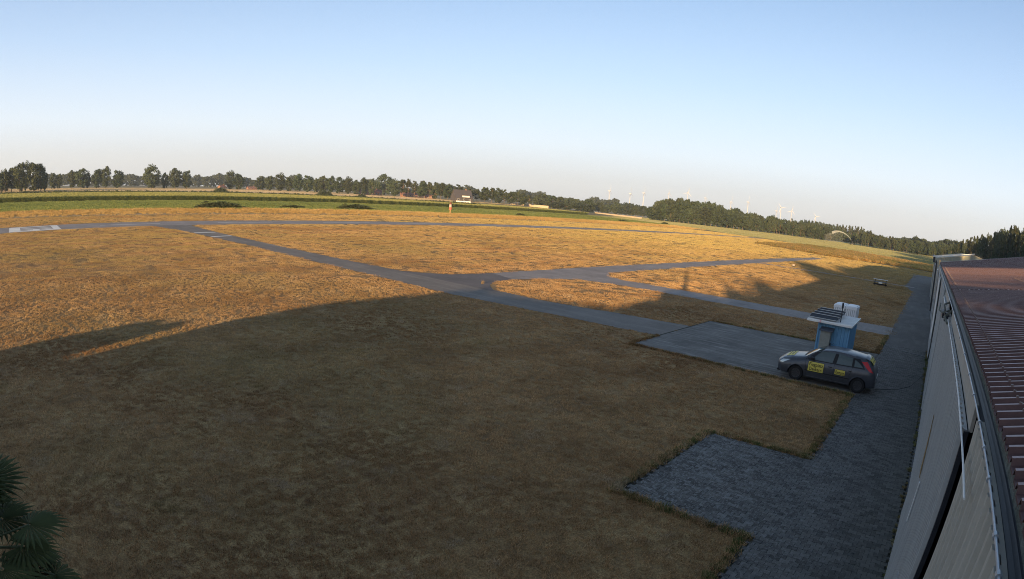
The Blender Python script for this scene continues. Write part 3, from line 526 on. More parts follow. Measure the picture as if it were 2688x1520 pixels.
# ------------------------------------------------------------------ trees
def leaf_mat(name, a, b):
    m = Mat(name, rough=.7, spec=.2); r = m.rnd(); n = m.noise(1.3, 3, .7); n2 = m.noise(.25, 2, .6)
    c = m.ramp(m.math('ADD', m.math('MULTIPLY', n, .6), m.math('MULTIPLY', n2, .4)), [(.35, a), (.65, b)])
    hs = m.n('ShaderNodeHueSaturation'); m.l(c, hs.inputs['Color']); m.l(m.math('ADD', m.math('MULTIPLY', r, .05), .475), hs.inputs['Hue']); m.l(m.math('ADD', m.math('MULTIPLY', m.math('FRACT', m.math('MULTIPLY', r, 7.3)), .5), .75), hs.inputs['Value'])
    c = hs.outputs[0]; m.color(c)
    tr = m.n('ShaderNodeBsdfTranslucent'); m.l(c, tr.inputs[0]); mx = m.n('ShaderNodeMixShader'); mx.inputs[0].default_value = .2
    out = m.t.nodes['Material Output']; m.l(m.b.outputs[0], mx.inputs[1]); m.l(tr.outputs[0], mx.inputs[2]); m.l(mx.outputs[0], out.inputs[0]); return m.m
M_leaf = leaf_mat('broad_leaf', (.030, .045, .026), (.082, .102, .052))
M_leafp = leaf_mat('pine_needles', (.03, .042, .025), (.08, .092, .05))
M_leafc = leaf_mat('forest_needles', (.028, .042, .018), (.07, .085, .035))
M_bark = Mat('bark', (.13, .10, .075), .9).m
M_barkp = Mat('pine_bark', (.24, .15, .10), .9).m
def crown(kind, seed):
    """unit tree: height 1, crown width about 1 -> (V,F)"""
    g = np.random.default_rng(seed); C = []
    if kind == 'o':
        for i in range(52):
            v = g.normal(0, 1, 3); v /= np.linalg.norm(v); q = g.uniform(.45, 1) ** .6
            z = .54 + v[2] * .41 * q; C.append((v[0] * .43 * q, v[1] * .43 * q, z, g.uniform(.11, .19)))
        for i in range(7): a = g.uniform(0, 6.3); C.append((.2 * math.cos(a), .2 * math.sin(a), g.uniform(.06, .2), .08))
    elif kind == 'd':
        for i in range(62):
            v = g.normal(0, 1, 3); v /= np.linalg.norm(v); q = g.uniform(.5, 1) ** .5
            z = .5 + v[2] * .43 * q; w = .46 * (1 if z < .55 else 1 - .35 * (z - .55)); C.append((v[0] * w * q, v[1] * w * q, z, g.uniform(.08, .16)))
    elif kind == 'p':
        for i in range(34):
            z = g.uniform(.3, .97); w = .40 * math.sin(min(1, (1.08 - z) * 1.9) * PI / 2) * (1 if z > .5 else .7); a = g.uniform(0, 6.3); q = g.uniform(.2, 1)
            C.append((w * q * math.cos(a), w * q * math.sin(a), z, g.uniform(.07, .13)))
    else:
        for i in range(46):
            z = g.uniform(.12, 1) ** .8; w = .46 * (1.02 - z) ** .75 + .02; a = g.uniform(0, 6.3); q = g.uniform(.5, 1)
            C.append((w * q * math.cos(a), w * q * math.sin(a), z * .97, .03 + .11 * (1.05 - z)))
    V = []; n = 62
    for cx, cy, cz, r in C:
        v = g.normal(0, 1, (n, 3)); v /= np.linalg.norm(v, axis=1)[:, None]
        c = v * r * g.uniform(.5, 1.05, (n, 1)) * np.array([1.15, 1.15, .62]) + [cx, cy, cz]
        nn = v + g.normal(0, .55, (n, 3)); nn /= np.linalg.norm(nn, axis=1)[:, None]
        t = np.cross(nn, g.normal(0, 1, (n, 3))); t /= np.linalg.norm(t, axis=1)[:, None]; b = np.cross(nn, t)
        s = (g.uniform(.016, .034, (n, 1))) * np.array([1, 1, .8])
        V.append(np.stack([c - t * s - b * s, c + t * s - b * s * .6, c + t * s * .8 + b * s, c - t * s * .7 + b * s * .9], 1).reshape(-1, 3))
    V = np.concatenate(V); F = np.arange(len(V)).reshape(-1, 4)
    return V, F, C
def trunk_mb(kind, C, seed):
    g = random.Random(seed); m = MB(); r = {'o': .028, 'd': .03, 'p': .016, 'c': .02}[kind]
    top = {'o': .6, 'd': .55, 'p': .9, 'c': .95}[kind]
    pts = [(0, 0, -.02), (.004, 0, .1), (g.uniform(-.02, .02), g.uniform(-.02, .02), top * .6), (g.uniform(-.02, .02), g.uniform(-.02, .02), top)]
    m.tube(pts, [r * 1.3, r, r * .7, r * .25], 6)
    for c in C[::5]:
        z = max(.2, c[2] - .2 - g.random() * .1)
        if z < top: m.tube([(0, 0, z), (c[0] * .5, c[1] * .5, (z + c[2]) / 2), (c[0] * .9, c[1] * .9, c[2])], [r * .45, r * .3, r * .1], 4, False)
    return m
TP = {}
for kind, ns, lm, bk in (('o', 4, M_leaf, M_bark), ('d', 4, M_leaf, M_bark), ('p', 3, M_leafp, M_barkp), ('c', 3, M_leafc, M_bark)):
    for s in range(ns):
        V, F, Cc = crown(kind, 100 + s * 7 + ord(kind)); me = np_mesh('crown', V, F, lm)
        tm = trunk_mb(kind, Cc, s); tme = bpy.data.meshes.new('trunk'); tme.from_pydata(tm.v, [], tm.f); tme.materials.append(bk); tme.update()
        TP.setdefault(kind, []).append((me, tme))
KN = {'o': 'oak_tree', 'd': 'broadleaf_tree', 'p': 'pine_tree', 'c': 'spruce_tree'}
GR = {'avenue': 'trees in the row beyond the maize', 'avenue_right': 'trees around the farmhouse', 'round': 'round trees behind the crop edge', 'round2': 'trees under the three left wind turbines',
      'clump': 'trees of the big round clump', 'wood': 'trees along the edge of the wood behind the pale field', 'backwood': 'hazy trees behind the wood edge', 'rightwood': 'trees at the wood edge right of the water jet', 'pineforest': 'trees of the dark forest behind the hangar'}
GL = {'round': 'rounded tree between farmhouse and turbines', 'round2': 'tree under the three leftmost turbines',
      'clump': 'tree in the big domed clump', 'wood': 'tree of the long wood edge', 'backwood': 'pale hazy tree behind the wood edge',
      'rightwood': 'dark tree between water jet and hangar', 'pineforest': 'dark tree of the forest behind the red roof'}
def near_tree(kind, x, y, h, w, label, group, i=0):
    me, tme = TP[kind][i % len(TP[kind])]
    r = empty(KN[kind], (x, y, terrain(x, y)), random.uniform(0, 6.3), label, 'tree', group)
    r.scale = (w, w, h)
    for nm, m in (('crown', me), ('trunk', tme)): link(nm, m, r)
    return r
ORD = ['first', 'second', 'third', 'fourth', 'fifth', 'sixth', 'seventh', 'eighth', 'ninth', 'tenth', 'eleventh', 'twelfth', 'thirteenth', 'fourteenth', 'fifteenth', 'sixteenth', 'seventeenth', 'eighteenth', 'nineteenth', 'twentieth']
_av = sorted([t for t in TREES if t[0] == 'avenue'], key=lambda t: math.atan2(t[2], t[3]))
_ar = sorted([t for t in TREES if t[0] == 'avenue_right'], key=lambda t: math.atan2(t[2], t[3]))
def size_word(t, L):
    r = sum(x[4] for x in L) / len(L); return ('tall' if t[4] > r * 1.12 else 'low' if t[4] < r * .88 else 'middling') + (' broad' if t[5] > t[4] * .75 else ' narrow' if t[5] < t[4] * .55 else '')
def ordinal(j):
    tens = ['', '', 'twenty', 'thirty', 'forty', 'fifty', 'sixty', 'seventy', 'eighty']
    n = j + 1
    if n <= 20: return ORD[j]
    if n % 10 == 0: return tens[n // 10][:-1] + 'ieth'
    return tens[n // 10] + '-' + ORD[n % 10 - 1]
GS = {g: sorted([t for t in TREES if t[0] == g], key=lambda t: math.atan2(t[2], t[3])) for g in GL}
for i, t in enumerate(TREES):
    grp, kind, x, y, h, w = t
    h = max(h, 7) * (1.06 if grp in ('avenue', 'avenue_right') else 1.0); w = max(w, h * .3)
    if grp == 'avenue':
        j = _av.index(t); n = len(_av)
        where = ORD[j] + ' from the left' if j < 20 else (ORD[n - 1 - j] + ' from the right' if n - 1 - j < 20 else ORD[j - 20] + ' past the twentieth')
        lab = '%s dark tree of the row beyond the maize, %s' % (size_word(t, _av), where)
    elif grp in GS:
        j = GS[grp].index(t); lab = '%s %s, %s from the left' % (size_word(t, GS[grp]), GL[grp], ordinal(j))
    elif grp == 'avenue_right':
        j = _ar.index(t); lab = '%s tree by the dark-roofed farmhouse, %s from the left there' % (size_word(t, _ar), ORD[j])
    else: lab = GL[grp]
    near_tree(kind, x, y, h, w, lab, GR[grp], i)
# dense far woods that read as one mass
def wood_mass(name, pts, label):
    """many crowns joined into one object"""
    Vs = []; Fs = []; n = 0
    for (x, y, h, w) in pts:
        me = TP['d'][random.randrange(4)][0]; m = len(me.vertices); co = np.empty(m * 3, np.float32); me.vertices.foreach_get('co', co); co = co.reshape(-1, 4, 3)[::3]
        sc = co.mean(1, keepdims=True); co = (sc + (co - sc) * 1.7).reshape(-1, 3)
        a = random.uniform(0, 6.3); R = np.array([[math.cos(a), -math.sin(a), 0], [math.sin(a), math.cos(a), 0], [0, 0, 1]])
        co = (co * [w, w, h]) @ R.T + [x, y, terrain(x, y)]; Vs.append(co); Fs.append(np.arange(len(co)).reshape(-1, 4) + n); n += len(co)
    me = np_mesh(name, np.concatenate(Vs), np.concatenate(Fs), M_leaf); o = link(name, me); return tag(o, label, 'wood', kind='stuff')
fp = []
for k in range(150):
    a = -94 + k * .42 + random.uniform(-.1, .1); d = random.uniform(1150, 1400); h = 24 + 5 * math.sin(k * .35) + 4 * math.sin(k * 1.1)
    if -78 < a < -74.5: h *= .8
    fp.append((d * math.sin(rad(a)), d * math.cos(rad(a)), h, random.uniform(16, 26)))
wood_mass('far_wood', fp, 'bluish hazy wood on the horizon behind the row of trees')
fp = []
for k in range(120):
    a = -31 + k * .36; d = random.uniform(900, 1050) if a < -2 else random.uniform(560, 640); fp.append((d * math.sin(rad(a)), d * math.cos(rad(a)), 16 + 3 * math.sin(k * .5), random.uniform(14, 20)))
wood_mass('far_wood', fp, 'hazy wood filling the horizon behind the right wood edge')
fp = []
for k in range(70):
    X = -262 + k * 3.9 + random.uniform(-1, 1); Y = 548 - .12 * (X + 262) * .3 + random.uniform(0, 12); fp.append((X, Y, random.uniform(8, 13), random.uniform(7, 10)))
wood_mass('undergrowth', fp, 'dark undergrowth filling the wood behind its edge trees')

# ------------------------------------------------------------------ hangar
def sheet_mat(name, a, b, rough=.5, streak=(3, 3, .25), metal=0, spec=.4):
    m = Mat(name, rough=rough, metal=metal, spec=spec); n1 = m.noise(1.2, 5, .7, m.co('world', streak)); n2 = m.noise(14, 4, .75)
    m.color(m.ramp(m.math('ADD', m.math('MULTIPLY', n1, .7), m.math('MULTIPLY', n2, .3)), [(.35, a), (.65, b)])); m.bump(n2, .12, .004); return m.m
M_wall = sheet_mat('grey_sheet', (.29, .295, .29), (.42, .422, .414))
M_beige = sheet_mat('beige_sheet', (.36, .34, .29), (.48, .45, .39))
M_beige2 = sheet_mat('beige_flat', (.33, .30, .26), (.42, .39, .34), .7)
M_dark = Mat('dark_gap', (.012, .012, .014), .9).m
M_darkmetal = sheet_mat('dark_metal', (.014, .016, .022), (.03, .033, .042), .5)
M_zinc = sheet_mat('zinc', (.28, .31, .34), (.42, .45, .48), .4, (3, 3, 3), .35)
M_lwhite = sheet_mat('white_rail', (.62, .62, .6), (.78, .78, .76), .5)
M_wood = sheet_mat('old_wood', (.16, .11, .04), (.3, .2, .08), .8)
M_crest = sheet_mat('sky_lit_rib_crest', (.20, .13, .125), (.34, .25, .24), .5, (2, 2, 2))  # paler crest colour stands in for the sky reflected along the ribs
M_red = sheet_mat('red_roof_sheet', (.050, .023, .023), (.105, .058, .054), .62, (.6, 4, 1), 0, .3)
M_moss = soil_mat('moss', (.10, .11, .09), (.3, .31, .28), 9, .6)
X0 = .66
M_fib0 = sheet_mat('dull_screw', (.11, .075, .07), (.16, .12, .11))
hg = empty('hangar', (3, 25, 0), 0, 'long hangar with dark red corrugated roof and grey corrugated sliding doors at the right', 'hangar')
def part(mb, name, mat, parent=hg, **k):
    o = mb.build(name, mat, None, **k)
    if parent:
        w = parent
        o.parent = w; off = Vector(w.location)
        if w.parent: off += Vector(w.parent.location)
        for v in o.data.vertices: v.co -= off
    return o
def corr(x, y0, y1, z0, z1, pitch=.1, dep=.022, flat=.45, side=-1, ):
    """trapezoid corrugated wall panel in the plane X=x, ribs vertical, facing -X"""
    ys_ = []; y = y0
    P = []
    while y < y1 - 1e-4:
        for f, d in ((0, 0), (flat, 0), (flat + .15, 1), (.85, 1)):
            yy = y + f * pitch
            if yy < y1: P.append((yy, d * dep))
        y += pitch
    P.append((y1, 0))
    m = MB(); n = len(P)
    V = [(x + side * d, yy, z0) for yy, d in P] + [(x + side * d, yy, z1) for yy, d in P] + [(x + .03, P[0][0], z0), (x + .03, P[-1][0], z0), (x + .03, P[0][0], z1), (x + .03, P[-1][0], z1)]
    F = [(i, i + 1, n + i + 1, n + i) for i in range(n - 1)] + [(2 * n, 2 * n + 2, 2 * n + 3, 2 * n + 1), (0, n, 2 * n + 2, 2 * n), (n - 1, 2 * n + 1, 2 * n + 3, 2 * n - 1), tuple(range(n, 2 * n)) + (2 * n + 3, 2 * n + 2)]
    return m.add(V, F)
# core behind the panels
part(MB().box(X0 + .12, -8, .02, 19.3, 56, 4.30), 'core', M_dark)
part(corr(X0 + .02, -8, 4.95, .03, 4.58, .22, .045), 'wall_panel', M_beige)['label'] = 'beige corrugated wall panel before the dark door gap'
d1 = part(corr(X0 - .05, 5.45, 13.2, .06, 4.34, .19, .05), 'sliding_door', M_wall); d1['label'] = 'grey corrugated sliding door nearest to the dark gap'
part(MB().box(X0 - .062, 5.40, .06, X0 - .012, 5.455, 4.35), 'door_edge', M_darkmetal, )
d2 = part(corr(X0 - .0, 13.2, 22.4, .06, 4.34, .25, .05), 'sliding_door', M_wall)
d3 = part(corr(X0 - .06, 22.6, 28.0, .06, 4.5, .15, .022), 'sliding_door', M_wall)
d4 = part(corr(X0 - .0, 29.4, 33.0, .06, 4.5, .25, .022), 'sliding_door', M_wall)
d5 = part(corr(X0 - .09, 33.6, 41.5, .06, 4.4, .35, .03), 'sliding_door', M_wall); d6 = part(corr(X0 - .02, 43.0, 55.8, .06, 4.4, .35, .03), 'sliding_door', M_wall)
part(MB().box(X0 - .13, 33.2, 1.2, X0 - .095, 37.2, 4.3), 'door_flap', M_lwhite); part(MB().box(X0 - .2, 47, .7, X0 - .14, 50, 4.4), 'door_flap', M_zinc)
# low plinth and inspection slit
part(MB().box(X0 - .085, 5.4, .012, X0 + .1, 56, .055), 'floor_rail', M_darkmetal)
part(MB().prism([(9.95, 2.15), (10.45, 2.15), (10.95, 3.0), (10.9, 3.02)], 0, X0 - .112, X0 - .104), 'slit', M_wood); part(MB().box(X0 - .125, 9.35, 1.6, X0 - .105, 9.42, 2.3), 'door_handle', M_lwhite)
part(MB().box(X0 - .13, 8.0, .95, X0 - .1, 8.06, 1.2).box(X0 - .15, 7.98, 1.0, X0 - .13, 8.2, 1.03), 'latch', M_darkmetal)
part(MB().tube([(X0 - .09, 7.1, .02), (X0 - .09, 7.1, 1.75), (X0 - .09, 7.25, 1.85)], .012, 6), 'door_bar', M_zinc)
# flat fascia and the white guide rail below it
for y0, y1 in ((5.45, 14.2), (17.2, 24.2)):
    part(MB().box(X0 - .006, y0, 4.335, X0 + .03, y1, 4.585), 'fascia', M_beige2)
part(MB().box(X0 - .012, 24.3, 4.2, X0 + .03, 56, 4.585), 'fascia', M_beige2)
part(MB().tube([(X0 - .085, 3.88, 4.33), (X0 - .085, 6.4, 4.345), (X0 - .085, 6.45, 4.352), (X0 - .085, 10.2, 4.35), (X0 - .085, 14.2, 4.35)], .010, 6), 'guide_rail', M_lwhite)
part(MB().tube([(X0 - .07, 18.0, 4.33), (X0 - .07, 21.3, 4.33)], .02, 6), 'guide_rail', M_lwhite)
# hinge bracket and lamp cluster under the eave
fl = part(MB().box(X0 - .16, 14.9, 4.22, X0 - .04, 15.35, 4.42).box(X0 - .2, 15.8, 4.2, X0 - .08, 16.7, 4.34), 'floodlight', M_darkmetal); fl['label'] = 'black floodlights under the eave'
part(MB().tube([(X0 - .04, 14.9, 4.5), (X0 - .22, 14.85, 4.42), (X0 - .3, 15.6, 4.40), (X0 - .26, 16.9, 4.46)], .02, 6).tube([(X0 - .02, 16.4, 4.56), (X0 - .16, 16.3, 4.5), (X0 - .12, 16.2, 4.35)], .025, 6)
     .tube([(X0, 14.3, 4.57), (X0 - .17, 14.35, 4.38), (X0 - .1, 13.9, 4.3)], .035, 6), 'bracket', M_moss)
# gutter: outer bead, trough, rings
g = MB()
for i in range(7):
    pass
prof = [(-.075 * math.cos(PI * k / 7), -.075 * math.sin(PI * k / 7)) for k in range(8)]
V = []; F = []
GX, GZ = X0 + .055, 4.62
for y in (-8, 56.05):
    for a, b in prof: V.append((GX + a, y, GZ + b))
    for a, b in prof[::-1]: V.append((GX + a * .93, y, GZ + b * .93))
n = 16; F = [(i, (i + 1) % n, n + (i + 1) % n, n + i) for i in range(n)]
part(MB().add(V, F), 'gutter', M_darkmetal)
gb = MB().tube([(GX - .078, -8, GZ + .004), (GX - .078, 56, GZ + .004)], .010, 8)
part(gb, 'gutter_bead', M_zinc)
for y in [2.37, 2.75, 3.51, 4.1, 4.73, 5.65, 6.6, 7.9, 9.4, 11, 13, 15.5, 18, 21, 25, 30, 35, 40, 46, 52]:
    part(MB().tube([(GX - .078, y - .02, GZ + .004), (GX - .078, y + .02, GZ + .004)], .019, 8), 'gutter_bracket', M_zinc)
mo = MB()
yy = -8.0
pts_ = []
while yy < 56: pts_.append((X0 + .128 + random.uniform(-.008, .008), yy, 4.735 + random.uniform(-.01, .012))); yy += .09 if yy < 14 else .35
mo.tube(pts_, [random.uniform(.008, .017) for _ in pts_], 5); mo.box(X0 + .122, -8, 4.56, X0 + .155, 56, 4.73)
part(mo, 'mossy_batten', M_moss)
for x_, y_ in ((X0 + .01, 42.2), (X0 - .02, 28.7)): part(MB().tube([(x_, y_, .1), (x_, y_, 4.5)], .05, 8), 'downpipe', M_zinc)
# roof sheets: five ribs of 0.2 m each per sheet, two courses up to the ridge
SL = .205; RX = 10.2
def roof_sheet(y0, nrib, xa, xb, dz):
    m = MB(); P = []
    for i in range(nrib):
        y = y0 + i * .2
        P += [(y, 0), (y + .118, 0), (y + .134, .042), (y + .170, .042), (y + .186, 0)]
    P.append((y0 + nrib * .2, 0)); n = len(P)
    def zz(x): return 4.78 + SL * (x - .7) + dz
    V = [(xa, y, zz(xa) + h) for y, h in P] + [(xb, y, zz(xb) + h) for y, h in P] + [(xa, y, zz(xa) + h - .012) for y, h in P]
    F = [(i, n + i, n + i + 1, i + 1) for i in range(n - 1)] + [(2 * n + i, i, i + 1, 2 * n + i + 1) for i in range(n - 1)]
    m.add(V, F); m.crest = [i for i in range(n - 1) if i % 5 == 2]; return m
ys0 = -8.0
for k in range(64):
    y0 = -8.0 + k * 1.0
    for c_, (xa, xb, dz) in enumerate(((.705 + random.uniform(-.006, .006), 5.3, 0), (5.15, RX, .014))):
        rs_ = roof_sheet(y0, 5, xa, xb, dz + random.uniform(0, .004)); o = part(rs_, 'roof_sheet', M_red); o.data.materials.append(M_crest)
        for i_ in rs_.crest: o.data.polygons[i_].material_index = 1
cap = MB()
for i in range(int(64 / .2)):
    y = -8 + i * .2 + .152
    if y > 40: break
    for x in (.91, 3.2):
        if x > 1 and y > 22: continue
        z = 4.78 + SL * (x - .7) + .042; cap.box(x - .012, y - .011, z, x + .012, y + .011, z + .014)
        if False: pass
o = part(cap, 'roof_screws', M_fib0); o['kind'] = 'stuff'
part(MB().box(RX - .15, -8, 4.78 + SL * (RX - .7) + .03, RX + .15, 56, 4.78 + SL * (RX - .7) + .09), 'ridge_cap', M_red)
part(MB().prism([(RX, 4.78 + SL * (RX - .7)), (19.6, 4.78), (19.6, 4.70), (RX, 4.78 + SL * (RX - .7) - .1)], 1, -8, 56), 'rear_roof', M_red)
for a_, b_ in ((55.6, 55.98), (-7.98, -7.6)): part(MB().prism([(.72, 4.76), (RX, 4.76 + SL * (RX - .72)), (RX, 4.3), (.72, 4.3)], 1, a_, b_), 'gable', M_wall)
part(MB().bar((.68, 56.06, 4.80), (RX, 56.06, 4.80 + SL * (RX - .68)), .05, .08), 'verge_strip', M_zinc)
# board at the far eave corner, coloured as the sunlit spot on the gutter
tipo = MB().tube([(X0, 55.9, 4.62), (X0, 55.9, 4.95)], [.09, .1], 8)
mt = Mat('sunlit_gutter_end', (.75, .5, .25), .5).m
part(MB().box(X0 - .05, 55.95, 4.2, X0 + .14, 56.1, 5.02), 'sunlit_gutter_end', mt)

# ------------------------------------------------------------------ second hangar beyond
h2 = empty('second_hangar', (5, 75, 0), 0, 'low grey hangar with gable and weathered skylight sheets, beyond the red roof', 'hangar')
M_fib = sheet_mat('fibre_cement', (.30, .30, .26), (.40, .39, .33), .8, (1, 1, 1))
def blotch_mat():
    m = Mat('weathered_skylight', rough=.3, spec=.5); n1 = m.noise(.55, 4, .75, m.co('world', (1, 1, .5))); n2 = m.noise(2.2, 3, .7)
    c = m.ramp(n1, [(.35, (.14, .17, .16)), (.52, (.22, .235, .19)), (.6, (.5, .42, .24)), (.68, (.6, .4, .22))]); m.color(m.mix(m.ramp(n2, [(.4, 0), (.7, .6)]), c, (.16, .19, .19))); return m.m
def hp(mb, name, mat): return part(mb, name, mat, h2)
hp(MB().prism([(.3, .02), (.3, 4.9), (5.3, 5.95), (7.3, 5.5), (14, 4.2), (14, .02)], 1, 75, 108), 'body', M_fib)
hp(MB().prism([(.38, 4.80), (4.1, 4.72), (4.1, 3.6), (.38, 3.6)], 1, 74.93, 74.996), 'gable_sheet', M_fib)
hp(MB().prism([(.9, 4.93), (4.1, 4.74), (8, 4.9), (7.25, 5.42), (5.3, 5.85), (.9, 4.95)], 1, 74.9, 74.99), 'skylight_sheet', blotch_mat())
hp(MB().bar((-.06, 74.9, 5.02), (5.35, 74.9, 6.08), .35, .09), 'verge_strip', M_lwhite); hp(MB().bar((5.35, 74.9, 6.08), (7.5, 74.9, 5.55), .3, .05), 'verge_strip', M_darkmetal)
hp(MB().box(.02, 75, 4.35, .28, 108, 5.0), 'eave', M_darkmetal)
for y0, y1, x in ((61, 66, .42), (67, 74, .34), (75.2, 84, .2), (85, 95, .22)):
    hp(MB().box(x, y0, .25, x + .07, y1, 4.3), 'door_leaf', M_zinc if y0 > 70 else M_wall)
for y in (60.6, 66.6, 84.6, 74.6): hp(MB().box(.38, y, 0.01, .5, y + .12, 4.7), 'post', M_darkmetal)

# ------------------------------------------------------------------ unseen clubhouse behind the lens, outline shaped to throw the long lawn shadow
def ssun(s, u):  # coordinates along / across the sunlight -> x, y
    a = rad(SUN_AZ - 180); return (math.sin(a) * s + math.cos(a) * u, math.cos(a) * s - math.sin(a) * u)
M_brick = sheet_mat('clubhouse_wall', (.22, .10, .06), (.3, .15, .09), .85)
TE = math.tan(rad(SUN_EL))
ch = empty('clubhouse', (-6, -9, 0), 0, 'unseen clubhouse block behind the lens, top edge shaped to cast the lawn shadow', 'building')
prof_u = [(-21.6, 2), (-21.35, 12), (-21.1, 15.5), (-20.7, 17.2), (-20.0, 16.6), (-19.6, 18.2), (-19.1, 17.0), (-18.95, 15.5), (-18.85, 10.8), (-18.3, 10.6), (-18.2, 19), (-17.4, 25), (-15.6, 28.5), (-14.5, 32), (-12.6, 36), (-8.8, 34.5), (-3.8, 35.5), (-1.7, 41.5), (-1.5, 46), (0, 48), (1.5, 45.5), (3.4, 45), (4.2, 45)]
L_ = 9.0
V = []; F = []
_pu = list(np.arange(-18.2, -1.9, .28)); _ps = [float(np.interp(q_, [a for a, b in prof_u], [b for a, b in prof_u])) for q_ in _pu]
prof_u = [p_ for p_ in prof_u if p_[0] < -18.2] + [(q_, s_ + random.uniform(-.9, 1.1)) for q_, s_ in zip(_pu, _ps)] + [p_ for p_ in prof_u if p_[0] >= -1.8]  # random bumps in the top edge roughen the cast shadow
front = [(u, (s + L_) * TE) for u, s in prof_u]
for dd in (0, 7):
    for u, z in front: x, y = ssun(-L_ - dd, u); V.append((x, y, z if dd == 0 else z * .97)); V.append((x, y, 0))
nn = len(front)
for b in (0, 2 * nn):
    for i in range(nn - 1): F.append((b + 2 * i, b + 2 * i + 1, b + 2 * i + 3, b + 2 * i + 2))
for i in range(nn - 1): F.append((2 * i, 2 * i + 2, 2 * nn + 2 * i + 2, 2 * nn + 2 * i))
F += [(0, 2 * nn, 2 * nn + 1, 1), (2 * nn - 2, 2 * nn - 1, 4 * nn - 1, 4 * nn - 2)]
o = part(MB().add(V, F), 'wall', M_brick, ch)
x, y = ssun(-L_ - 2, .1); part(MB().tube([(x, y, 5), (x, y, (68 + L_ + 2) * TE)], .16, 8), 'mast', M_zinc, ch)

# forest on the far side of the hangar, seen only by its shadows until it rises past the roof
sh = [(-2, 50), (3.8, 56.7), (5.3, 62.3), (6.9, 67), (8.6, 69), (9.2, 64), (10.6, 66), (13.5, 71), (14.4, 65), (15.2, 67), (16, 76), (17.5, 80), (18.2, 90), (21, 116), (27, 111), (30, 133), (34, 120), (40, 136), (49, 147), (60, 180), (72, 200), (86, 212), (96, 281), (110, 300)]
fp = []
u = 3.0
while u < 118:
    s_ = np.interp(u, [a for a, b in sh], [b for a, b in sh])
    # tree stands on the line x = 50 +- 4
    X = 48 + random.uniform(-1.5, 3); a = rad(SUN_AZ - 180); s0 = (X - math.cos(a) * u) / math.sin(a)
    hgt = (s_ - s0) * TE * (1.07 if 17.5 < u < 23 else 1.0)
    if s0 > s_ - 20: break
    px_, py_ = ssun(s0, u); fp.append((px_, py_, max(6, hgt), random.uniform(4.5, 6.5))); u += random.uniform(1.3, 2.0)
wood_mass('wood', fp, 'wood on the far side of the hangar that shades the near lawn')
# tree tops that scatter the edge of the shade over the middle taxiway
fp = []
for u, s_ in ((-14, 32), (-13, 36), (-11.5, 36.5), (-9.5, 33), (-7.6, 35.5), (-5.2, 35.5), (-3.8, 35.5), (2.5, 47), (4, 57), (5.2, 62), (6.9, 67), (8.4, 69.5)):
    x, y = ssun(-42, u); fp.append((x, y, (s_ + 42) * TE, 3.2))
wood_mass('wood', fp, 'trees behind the clubhouse that throw a ragged shadow')

# ------------------------------------------------------------------ paving of interlocking stones
def stone_mat():
    m = Mat('paving_stone', rough=.85, spec=.25)
    isl = m.n('ShaderNodeNewGeometry').outputs['Random Per Island']; ob = m.rnd()
    r = m.math('FRACT', m.math('ADD', isl, ob))
    n1 = m.noise(.9, 4, .7); n2 = m.noise(13, 4, .85); n3 = m.noise(45, 3, .8)
    c = m.ramp(m.math('ADD', m.math('MULTIPLY', r, .3), m.math('ADD', m.math('MULTIPLY', n1, .35), m.math('MULTIPLY', n3, .35))), [(.3, (.050, .046, .042)), (.62, (.118, .110, .101))])
    f = m.math('MULTIPLY', m.ramp(m.math('FRACT', m.math('MULTIPLY', r, 13.7)), [(.62, 0), (.75, .35)]), m.ramp(m.math('ADD', m.math('MULTIPLY', n1, .7), m.math('MULTIPLY', n2, .3)), [(.42, 0), (.52, 1)]))
    bx = m.n('ShaderNodeSeparateXYZ'); m.l(m.n('ShaderNodeNewGeometry').outputs['Position'], bx.inputs[0])
    out = m.ramp(m.math('MULTIPLY', m.math('ADD', bx.outputs[0], 6), 1 / 7), [(.2, 1), (.95, .12)])
    c = m.mix(m.math('MULTIPLY', f, out), c, (.24, .24, .235))
    c = m.mix(m.math('MULTIPLY', m.ramp(m.noise(16, 3, .8), [(.52, 0), (.57, .6)]), out), c, (.26, .26, .25))
    gr = m.ramp(m.math('MULTIPLY', m.math('ADD', bx.outputs[0], 6), 1 / 7), [(.72, 0), (.95, .55)])
    c = m.mix(m.math('MULTIPLY', gr, n1), c, (.055, .06, .042))
    m.color(c); m.bump(n3, .3, .004); return m.m
M_stone = stone_mat()
sheet('paving_bed', [(-2.32, -6), (.8, -6), (.8, 36.02), (-2.32, 36.02)], .012, M_joint)
sheet('paving_bed', [(-5.42, 10.15), (-2.3, 10.15), (-2.3, 15.1), (-5.3, 15.1)], .0125, M_joint)
pv = empty('paving', (0, 0, 0)); tag(pv, kind='structure')
def stone_shape():
    a, w, s = .0965, .079, .057   # half length, half end width, half waist
    o = [(-a, -w + .008), (-a + .008, -w), (-.055, -w), (-.04, -s), (.04, -s), (.055, -w), (a - .008, -w), (a, -w + .008)]
    o = o + [(-x, -y) for x, y in o]
    n = len(o); V = [(x, y, .0) for x, y in o] + [(x, y, -.03) for x, y in o]
    F = [tuple(range(n))] + [(i, n + i, n + (i + 1) % n, (i + 1) % n) for i in range(n)]
    return V, F
SV, SF = stone_shape()
spots = []
r_ = 0; y = 5.6
while y < 36:
    x = -2.19 + (.1 if r_ % 2 else 0)
    if 10.2 < y < 15.0: x -= .2 * 15
    while x < .60: spots.append((x, y)); x += .2
    y += .1375; r_ += 1
sme = bpy.data.meshes.new('stone'); sme.from_pydata(SV, [], SF); sme.materials.append(M_stone); sme.update()
vis = sorted([s for s in spots if s[1] > 8.3 + max(0, -2.2 - s[0]) * .2], key=lambda s: s[0] ** 2 + s[1] ** 2)[:300]
vset = set(vis)
